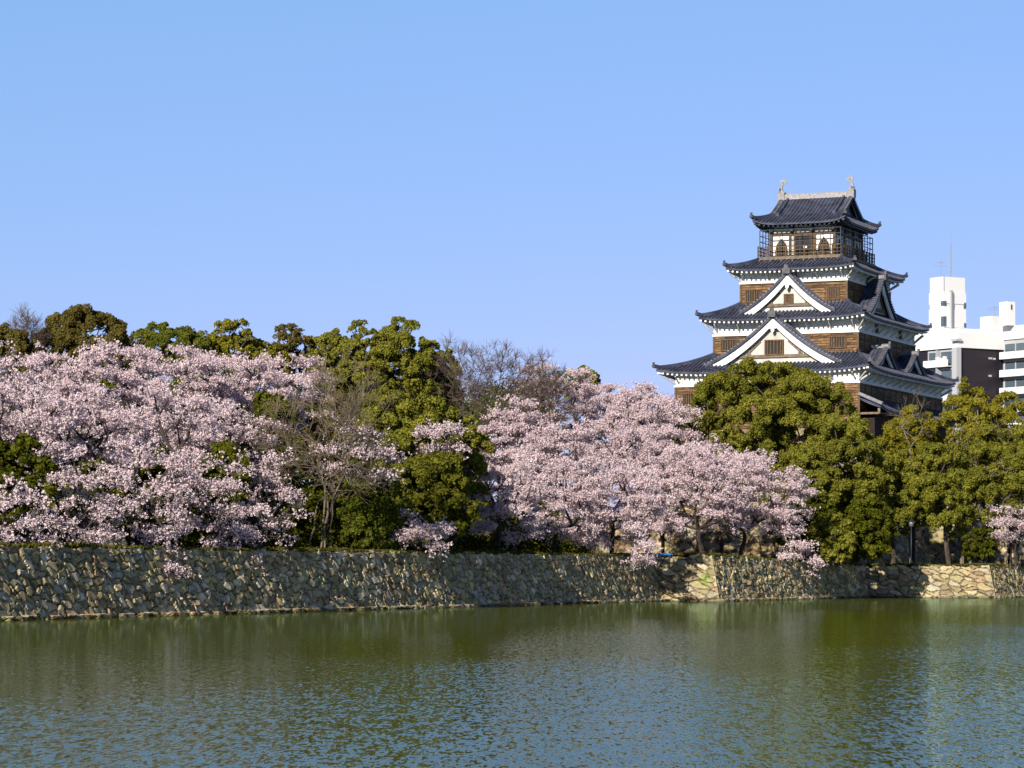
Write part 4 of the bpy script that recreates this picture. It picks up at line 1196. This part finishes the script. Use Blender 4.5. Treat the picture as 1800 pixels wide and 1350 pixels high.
# right-hand camphors below the keep
leafy('camphor_tree', 'biggest camphor, its round crown covering the foot of the keep', 1358, 236, 627, 880, 174, 401, 'camphor', 54, lr=.2, cov=1.0, r0=.5)
leafy('camphor_tree', 'camphor stepping down to the right of the biggest crown', 1486, 229, 728, 990, 90, 402, 'camphor', 36, lr=.225)
leafy('camphor_tree', 'camphor filling in below the biggest crown, behind the drooping cherry', 1405, 227, 780, 990, 72, 412, 'camphor', 26, lr=.25)
leafy('camphor_tree', 'yellowish camphor in front of the lean-to roof of the keep', 1605, 238, 708, 900, 72, 403, 'camphor_gold', 24, lr=.26, cov=.75, airy=.15)
leafy('camphor_tree', 'tall thin golden camphor in front of the white balconies', 1702, 234, 664, 820, 48, 404, 'camphor_gold', 16, lr=.29, cov=.7, airy=.2, bpx=1690, bark='bark_pale')
leafy('camphor_tree', 'bronze camphor at the right edge below the balcony wing', 1775, 240, 686, 880, 58, 405, 'camphor_gold', 18, lr=.28, cov=.75, airy=.2)
leafy('camphor_tree', 'mid height camphor left of the leaning trunk', 1570, 232, 790, 975, 72, 406, 'camphor', 24, lr=.26, cov=.9)
leafy('camphor_tree', 'camphor on a dark leaning trunk above the pale wall corner', 1650, 231, 770, 965, 70, 407, 'camphor', 20, lr=.28, zmin=-.8, cov=.9, bpx=1668)
leafy('camphor_tree', 'green camphor spreading over slim trunks at the right', 1740, 233, 750, 955, 86, 408, 'camphor', 24, lr=.26, zmin=-.8, cov=.9, airy=.12)
leafy('camphor_tree', 'camphor cut off by the right edge of the picture', 1815, 233, 735, 955, 66, 413, 'camphor', 18, lr=.28, cov=.8, airy=.12)
leafy('evergreen_shrub', 'low bright shrub on the wall top right of the drooping cherry', 1462, 216, 900, 1006, 46, 409, 'camphor', 12, lr=.32, leaf=.16, cat='shrub', zmin=-.8)
leafy('evergreen_shrub', 'dark shrub under the camphors near the wall', 1415, 221, 850, 985, 55, 410, 'evergreen', 14, lr=.3, leaf=.17, cat='shrub', zmin=-.8)
leafy('evergreen_shrub', 'dark hedge like shrub left of the lamp post', 1522, 220, 870, 1000, 56, 411, 'evergreen', 18, bpx=1468, lr=.3, leaf=.17, cat='shrub', zmin=-.8)
bare('dead pale twiggy tree in front of the lean-to roof', 1600, 234, 682, 800, 30, 420, r0=.12, n=26, twigs=3, bark='bark_pale', tw='twig_pale')
bare('grey curving bare tree beside the leaning trunk', 1735, 232, 720, 930, 60, 421, r0=.2, n=46, twigs=4, bpx=1705, bark='bark_pale', tw='twig_pale')
bare('slim bare tree with dark stems at the right edge', 1775, 231, 870, 980, 46, 422, r0=.1, stems=3, n=40, twigs=4, bark='bark')

def mass(name, label, px0, px1, d0, d1, top, n, r, leaf, m, seed):
    """leafy growth nobody could count, filling the ground between two distances inland"""
    rng = np.random.default_rng(seed); Cs, Ns = [], []
    for i in range(n):
        px = rng.uniform(px0, px1); Y = behind(px, rng.uniform(d0, d1)); x = at(px, Y); z0 = gz(x, Y)
        zt = top(px, Y) - r * .6; z = z0 + (max(zt, z0 + .3) - z0) * rng.uniform(0, 1) ** .8
        q = r * rng.uniform(.6, 1.2); k = int(7 * q * q / leaf ** 2)
        nn = norm(rng.normal(0, 1, (k, 3)) + np.array([0, -.3, .4]))
        Cs.append(np.array([x, Y, z]) + nn * q * rng.uniform(.6, 1.15, (k, 1))); Ns.append(nn + rng.normal(0, .5, nn.shape))
    v, f = quads(np.vstack(Cs), np.vstack(Ns), leaf * rng.uniform(.6, 1.3, sum(map(len, Cs))), rng, .75)
    b = MB(); b.add(v, f)
    return tag(b.build(name, M[m]), label, None, None, 'stuff')
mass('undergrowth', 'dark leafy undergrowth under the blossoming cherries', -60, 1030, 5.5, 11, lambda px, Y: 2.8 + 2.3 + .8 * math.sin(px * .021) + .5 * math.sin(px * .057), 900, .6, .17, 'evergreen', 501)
leafy('evergreen_shrub', 'small bush at the foot of the slim trunks near the right edge', 1722, 229, 925, 995, 34, 414, 'evergreen', 8, cat='shrub', zmin=-.8, lobe=.7)
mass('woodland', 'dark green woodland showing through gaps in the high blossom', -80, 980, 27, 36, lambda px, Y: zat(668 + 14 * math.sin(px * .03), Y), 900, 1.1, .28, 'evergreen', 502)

def turf():
    rng = np.random.default_rng(77); C, Nn = [], []
    o0 = offset_line(Pm, .28)
    tops_ = [p + (q - p) * (z_ + .35) for p, q, z_ in zip(Pm, o0, MOAT_TOP)]
    for k in range(5):
        a, b = tops_[k], tops_[k + 1]; L_ = np.linalg.norm(b - a); n = int(L_ * 130)
        t = norm(b - a); inl = np.array([-t[1], t[0]])
        s = rng.uniform(0, 1, n); d = rng.uniform(-.02, 1.5, n) ** 1.3
        xy = a + (b - a) * s[:, None] + inl * d[:, None]
        lush = .5 + .5 * np.sin(s * L_ * .23 + 1) + .3 * np.sin(s * L_ * .9)
        z = MOAT_TOP[k] + (MOAT_TOP[k + 1] - MOAT_TOP[k]) * s + .02 + rng.uniform(0, .13, n) * np.clip(lush, .15, 1.2)
        C.append(np.column_stack([xy, z])); Nn.append(rng.normal(0, 1, (n, 3)) * np.array([1, 1, .35]) + np.array([-.2, -.5, .2]))
    v, f = quads(np.vstack(C), np.vstack(Nn), rng.uniform(.05, .13, sum(map(len, C))), rng, 1.3)
    b = MB(); b.add(v, f)
    tag(b.build('grass', M['turf']), 'thin turf along the edge of the moat wall', None, None, 'stuff')
M['turf'] = leafmat('turf_blade', (.04, .04, .008), (.09, .09, .016), (.12, .10, .03), trans=.25)
turf()

# ------------------------------------------------------------------ boulders, sheet, lamp
def boulder(label, px, Y, py, w_, h, seed):
    rng = np.random.default_rng(seed); mb = MB()
    x = at(px, Y); z0 = gz(x, Y)
    th, ph = np.meshgrid(np.linspace(0, 2 * np.pi, 17), np.linspace(0.02, np.pi / 2 + .3, 9), indexing='ij')
    d = np.stack([np.cos(th) * np.sin(ph), np.sin(th) * np.sin(ph), np.cos(ph)], -1)
    k = rng.normal(0, 1, (7, 3)); k = norm(k); r = np.ones(th.shape)
    for q in k: r = np.minimum(r, .78 / np.maximum(d @ q, .3))
    P = d * r[..., None] * np.array([w_ / 2, w_ / 2.4, h])
    mb.grid(P, flip=True)
    o = mb.build('boulder', M['boulder'], loc=(x, Y, z0 + .05))
    return tag(o, label, 'boulder', 'boulders on the wall top')
M['boulder'] = mat('boulder_stone', (.21, .175, .12), .9, .2, noise=(2.5, .4, (1, 1, 1)), bump=(4, .08))
boulder('widest brown boulder under the left blossom, right of the crooked cherry trunk', 175, B(175, 2.2), 960, 1.3, .75, 1)
boulder('rounded boulder right of the widest brown boulder', 205, B(205, 2.4), 960, 1.0, .6, 2)
boulder('small boulder left of the widest brown boulder', 148, B(148, 2.6), 960, .8, .5, 3)

tb = MB()
Yb = 198.6; xs = np.linspace(at(1140, Yb), at(1183, Yb), 12); ys = np.linspace(Yb - .3, Yb + .9, 6)
rng = np.random.default_rng(5)
P = np.array([[(x, y, 2.99 + .10 * abs(math.sin(x * 5 + y * 3)) + .05 * rng.uniform()) for y in ys] for x in xs])
tb.grid(P); Q = P.copy(); Q[..., 2] = 2.97; tb.grid(Q, flip=True)
tb.grid(np.stack([Q[:, 0], P[:, 0]], 1)); tb.grid(np.stack([Q[0], P[0]], 1)); tb.grid(np.stack([Q[-1], P[-1]], 1))
M['tarp'] = mat('blue_sheet', (.03, .16, .55), .5, .4)
tag(tb.build('picnic_sheet', M['tarp']), 'crumpled bright blue sheet lying on the wall top under the cherries', 'sheet')

lx, ly = at(1602, 229.5), 229.5
lamp = tag(empty('street_lamp', (lx, ly, 2.38)), 'slim black lamp post standing on the wall top before the lit stones', 'street lamp')
b = MB(); b.cyl((0, 0, 0), (0, 0, 2.9), .05, .04); b.cyl((0, 0, 0), (0, 0, .35), .11, .1); b.build('post', M['cage'], lamp, True)
b = MB(); b.lathe((0, 0, 2.9), [(.06, 0), (.17, .06), (.2, .34), (.12, .42)]); M['lampglass'] = mat('lamp_glass', (.10, .10, .10), .2, .5); b.build('lamp_shade', M['lampglass'], lamp, True)
b = MB(); b.lathe((0, 0, 3.3), [(.26, 0), (.2, .08), (.05, .16), (.001, .2)]); b.build('cap', M['cage'], lamp, True)

# ------------------------------------------------------------------ apartment block behind
YB = 520.0
BA = math.atan2(.55, .83)
M['bwhite'] = mat('white_render', (.60, .60, .61), .8, .2, noise=(.15, .04, (1, 1, .3)))
M['bgrey'] = mat('grey_concrete', (.32, .33, .36), .8, .2, noise=(.2, .06, (1, 1, .3)))
def dark_tile():
    m = mat('dark_brown_tile', (.045, .032, .035), .5, .3)
    t = m.node_tree; p = t.nodes['Principled BSDF']
    tc = t.nodes.new('ShaderNodeTexCoord'); sp = t.nodes.new('ShaderNodeSeparateXYZ'); t.links.new(tc.outputs['Object'], sp.inputs[0])
    ad = t.nodes.new('ShaderNodeMath'); t.links.new(sp.outputs[0], ad.inputs[0]); t.links.new(sp.outputs[1], ad.inputs[1])
    cb = t.nodes.new('ShaderNodeCombineXYZ'); t.links.new(ad.outputs[0], cb.inputs[0]); t.links.new(sp.outputs[2], cb.inputs[1])
    br = t.nodes.new('ShaderNodeTexBrick'); t.links.new(cb.outputs[0], br.inputs[0])
    br.inputs['Color1'].default_value = (.016, .0115, .018, 1); br.inputs['Color2'].default_value = (.012, .009, .015, 1); br.inputs['Mortar'].default_value = (.022, .018, .024, 1)
    br.inputs['Scale'].default_value = 1; br.inputs['Brick Width'].default_value = 1.6; br.inputs['Row Height'].default_value = .5; br.inputs['Mortar Size'].default_value = .03
    t.links.new(br.outputs['Color'], p.inputs['Base Color'])
    return m
M['btile'] = dark_tile()
M['bglass'] = mat('window_glass', (.06, .085, .11), .08, .6)
M['bmetal'] = mat('grey_metal', (.18, .19, .21), .5, .4)

cx, cy = at(1684, YB), YB
BLK = tag(empty('apartment_block', (cx, cy, UPPER), BA), 'white and dark brown apartment block with balconies behind the keep', 'building')
BO = (0, 0, -UPPER)
def zb_(py): return zat(py, YB)
def bb_(mb, name, m, parent=BLK): return mb.build(name, m, parent, loc=BO if parent is BLK else None)
Z0 = UPPER
zt1, zt2 = zb_(576), zb_(585)          # tops of the white parapets
zd = zb_(611)                           # top of the dark panel
b = MB(); b.box(0, 10.2, 0, 16, Z0, zd - .01); bb_(b, 'wall', M['btile'])
b = MB(); b.box(-.35, 10.2, -.35, 16.2, zd, zt2); bb_(b, 'parapet', M['bwhite'])
b = MB(); b.box(.8, 10.3, .6, 15.6, zt2 + .003, zt1); bb_(b, 'parapet', M['bwhite'])
b = MB(); b.box(-.95, .1, -.7, .5, Z0, zd - .02); b.box(-1.05, .2, -.8, .6, zb_(600), zb_(596)); bb_(b, 'column', M['bgrey'])
# strips of small pale windows on the dark face
for x0, x1, py in ((6.9, 7.7, 627), (7.9, 8.5, 627.5), (6.9, 7.6, 658)):
    b = MB(); b.box(x0, x1, -.06, .02, zb_(py) - .16, zb_(py) + .16); bb_(b, 'window', M['bgrey'])

def balcony_bay(T, a0, a1, ztop, n, step, flip=1):
    """stacked balconies on a face; T(along, out, up)"""
    def bx(b, a, c, o0, o1, z0, z1):
        v = [T(p, q, z) for z in (z0, z1) for p, q in ((a, o0), (c, o0), (c, o1), (a, o1))]
        b.add(v, [(3, 2, 1, 0), (4, 5, 6, 7), (0, 1, 5, 4), (1, 2, 6, 5), (2, 3, 7, 6), (3, 0, 4, 7)])
    for i in range(n):
        z = ztop - i * step
        g = MB(); bx(g, a0, a1, .01, .05, z - step + .2, z - .25)
        gl = bb_(g, 'window', M['bglass'])
        fr_ = MB(); m_ = max(2, int(abs(a1 - a0) / 2.6))
        for k in range(m_ + 1):
            a = a0 + (a1 - a0) * k / m_
            bx(fr_, a - .12, a + .12, .0, .12, z - step + .2, z - .25)
        bx(fr_, min(a0, a1), max(a0, a1), .0, .14, z - .55, z - .25)
        bb_(fr_, 'frame', M['bgrey'], gl)
        p = MB(); bx(p, a0, a1, 1.15, 1.3, z - step - .1, z - step + 1.1); bx(p, a0, a1, .06, 1.149, z - step - .1, z - step + .06)
        bl = bb_(p, 'balcony', M['bwhite'])
        dv = MB(); a = a0 + (a1 - a0) * .5; bx(dv, a - .06, a + .06, .06, 1.14, z - step + .07, z - .25); bb_(dv, 'divider', M['bgrey'], bl)
        it = MB(); rng = np.random.default_rng(i + int(a1 * 7) % 50)
        for q in range(3):
            aa = a0 + (a1 - a0) * rng.uniform(.08, .9); bx(it, aa - .3, aa + .3, .55, 1.0, z - step + .07, z - step + rng.uniform(1.2, 1.7))
        bb_(it, 'air_conditioner', M['bwhite'], bl)
balcony_bay(lambda a, o, z: (-.02 - o, a, z), 1.2, 7.4, zd - .0, 6, 3.05)
# wing coming forward on the right
zw = zb_(575)
b = MB(); b.box(10.3, 22, -26, 8, Z0, zw - 1.8); bb_(b, 'wing_wall', M['bgrey'])
b = MB(); b.box(10.0, 22.2, -26.2, 8.2, zw - 1.79, zw + .5); bb_(b, 'wing_parapet', M['bwhite'])
balcony_bay(lambda a, o, z: (10.3 - o, a, z), -25, -.4, zw - 2.0, 7, 3.05)

# stair tower on the roof
b = MB(); tx, ty = -.0, 0.0
Yt = YB + 12
def tl(px, Y):
    X = at(px, Y) - cx; q = Y - cy
    return X * math.cos(BA) + q * math.sin(BA), -X * math.sin(BA) + q * math.cos(BA)
t0 = tl(1659, Yt); zT = zat(486, Yt); zTb = zat(592, Yt)
TW, TD = 4.9, 3.6
b.box(t0[0], t0[0] + TW, t0[1], t0[1] + TD, zTb, zT)
for z1, z2 in ((zat(533, Yt), zat(513, Yt)), (zat(575, Yt), zat(542, Yt))):
    b.box(t0[0] - .12, t0[0] + TW + .12, t0[1] - .12, t0[1] + TD + .12, z1, z2)
b.box(t0[0] - .08, t0[0] + TW + .08, t0[1] - .08, t0[1] + TD + .08, zTb, zTb + .6)
tow = bb_(b, 'stair_tower', M['bwhite'])
b = MB(); b.box(t0[0] - .17, t0[0] - .125, t0[1] - .17, t0[1] - .125, zat(512, Yt), zT + .3); bb_(b, 'drainpipe', M['bmetal'], tow)
b = MB()
for y0, y1, pa in ((537, 529, -.01), (574, 556, -.01)):
    b.box(t0[0] - .15, t0[0] + .5, t0[1] - .15, t0[1] + .6, zat(y0, Yt), zat(y1, Yt))
b.box(t0[0] + TW - .35, t0[0] + TW + .15, t0[1] - .15, t0[1] + .1, zat(540, Yt), zat(530, Yt)); b.box(t0[0] + TW - .35, t0[0] + TW + .15, t0[1] - .15, t0[1] + .1, zat(574, Yt), zat(566, Yt))
bb_(b, 'tower_window', M['bglass'], tow)
b = MB(); b.box(t0[0] + 1.55, t0[0] + 1.95, t0[1] - .38, t0[1] - .14, zat(588, Yt), zat(514, Yt)); bb_(b, 'vent_duct', M['bmetal'], tow)
b = MB(); b.box(t0[0] + 1.2, t0[0] + 1.52, t0[1] - .5, t0[1] - .14, zat(588, Yt), zat(511, Yt)); b.cyl((t0[0] + 1.36, t0[1] - .32, zat(511, Yt)), (t0[0] + 1.36, t0[1] - .32, zat(509.5, Yt)), .3); bb_(b, 'flue', M['bgrey'], tow)
# small roof house on the wing
r0_ = tl(1771, YB + 2)
b = MB(); b.box(r0_[0], r0_[0] + 1.75, r0_[1], r0_[1] + 2, zw + .5, zb_(528)); hut = bb_(b, 'roof_house', M['bwhite'])
b = MB(); b.box(r0_[0] + .75, r0_[0] + 1.1, r0_[1] - .05, r0_[1] + .1, zb_(542), zb_(533)); bb_(b, 'hut_window', M['bglass'], hut)
r1_ = tl(1744, YB + 5)
b = MB(); b.box(r1_[0], r1_[0] + 3.2, r1_[1], r1_[1] + 3, zt1, zb_(551)); bb_(b, 'roof_house', M['bwhite'])

def world(l, z):
    return (cx + l[0] * math.cos(BA) - l[1] * math.sin(BA), cy + l[0] * math.sin(BA) + l[1] * math.cos(BA), z)
ma = world((t0[0] + TW * .55, t0[1] + 1.2), zT)
b = MB(); h_ = zat(406, ma[1]) - zT
b.cyl((0, 0, 0), (0, 0, h_ * .7), .1, .09, 6); b.cyl((0, 0, h_ * .7), (0, 0, h_), .045, .03, 6); b.box(-.25, .25, -.25, .25, 0, .2)
tag(b.build('lightning_rod', M['bmetal'], loc=ma), 'tall thin dark mast on the white stair tower', 'mast')
def aerial(label, p, h):
    b = MB(); b.cyl((0, 0, 0), (0, 0, h), .05, .04, 6); b.box(-.2, .2, -.2, .2, 0, .15)
    for z, L in ((h * .62, 1.1), (h * .82, .7)):
        b.bar((-L, 0, z), (L, 0, z), .06)
        for q in np.linspace(-L, L, 6): b.bar((q, -.35, z), (q, .35, z), .035); b.bar((q, 0, z - .18), (q, 0, z + .18), .03)
    return tag(b.build('television_aerial', M['bmetal'], loc=p), label, 'aerial', 'television aerials on the apartment roofs')
aerial('television aerial with two crossbars on the white stair tower', world((t0[0] + .3, t0[1] + 1.0), zT), zat(454, YB) - zat(486, YB))
aerial('small television aerial on the low roof house of the balcony wing', world((r1_[0] + 1.5, r1_[1] + 1), zb_(551)), zb_(531) - zb_(551))
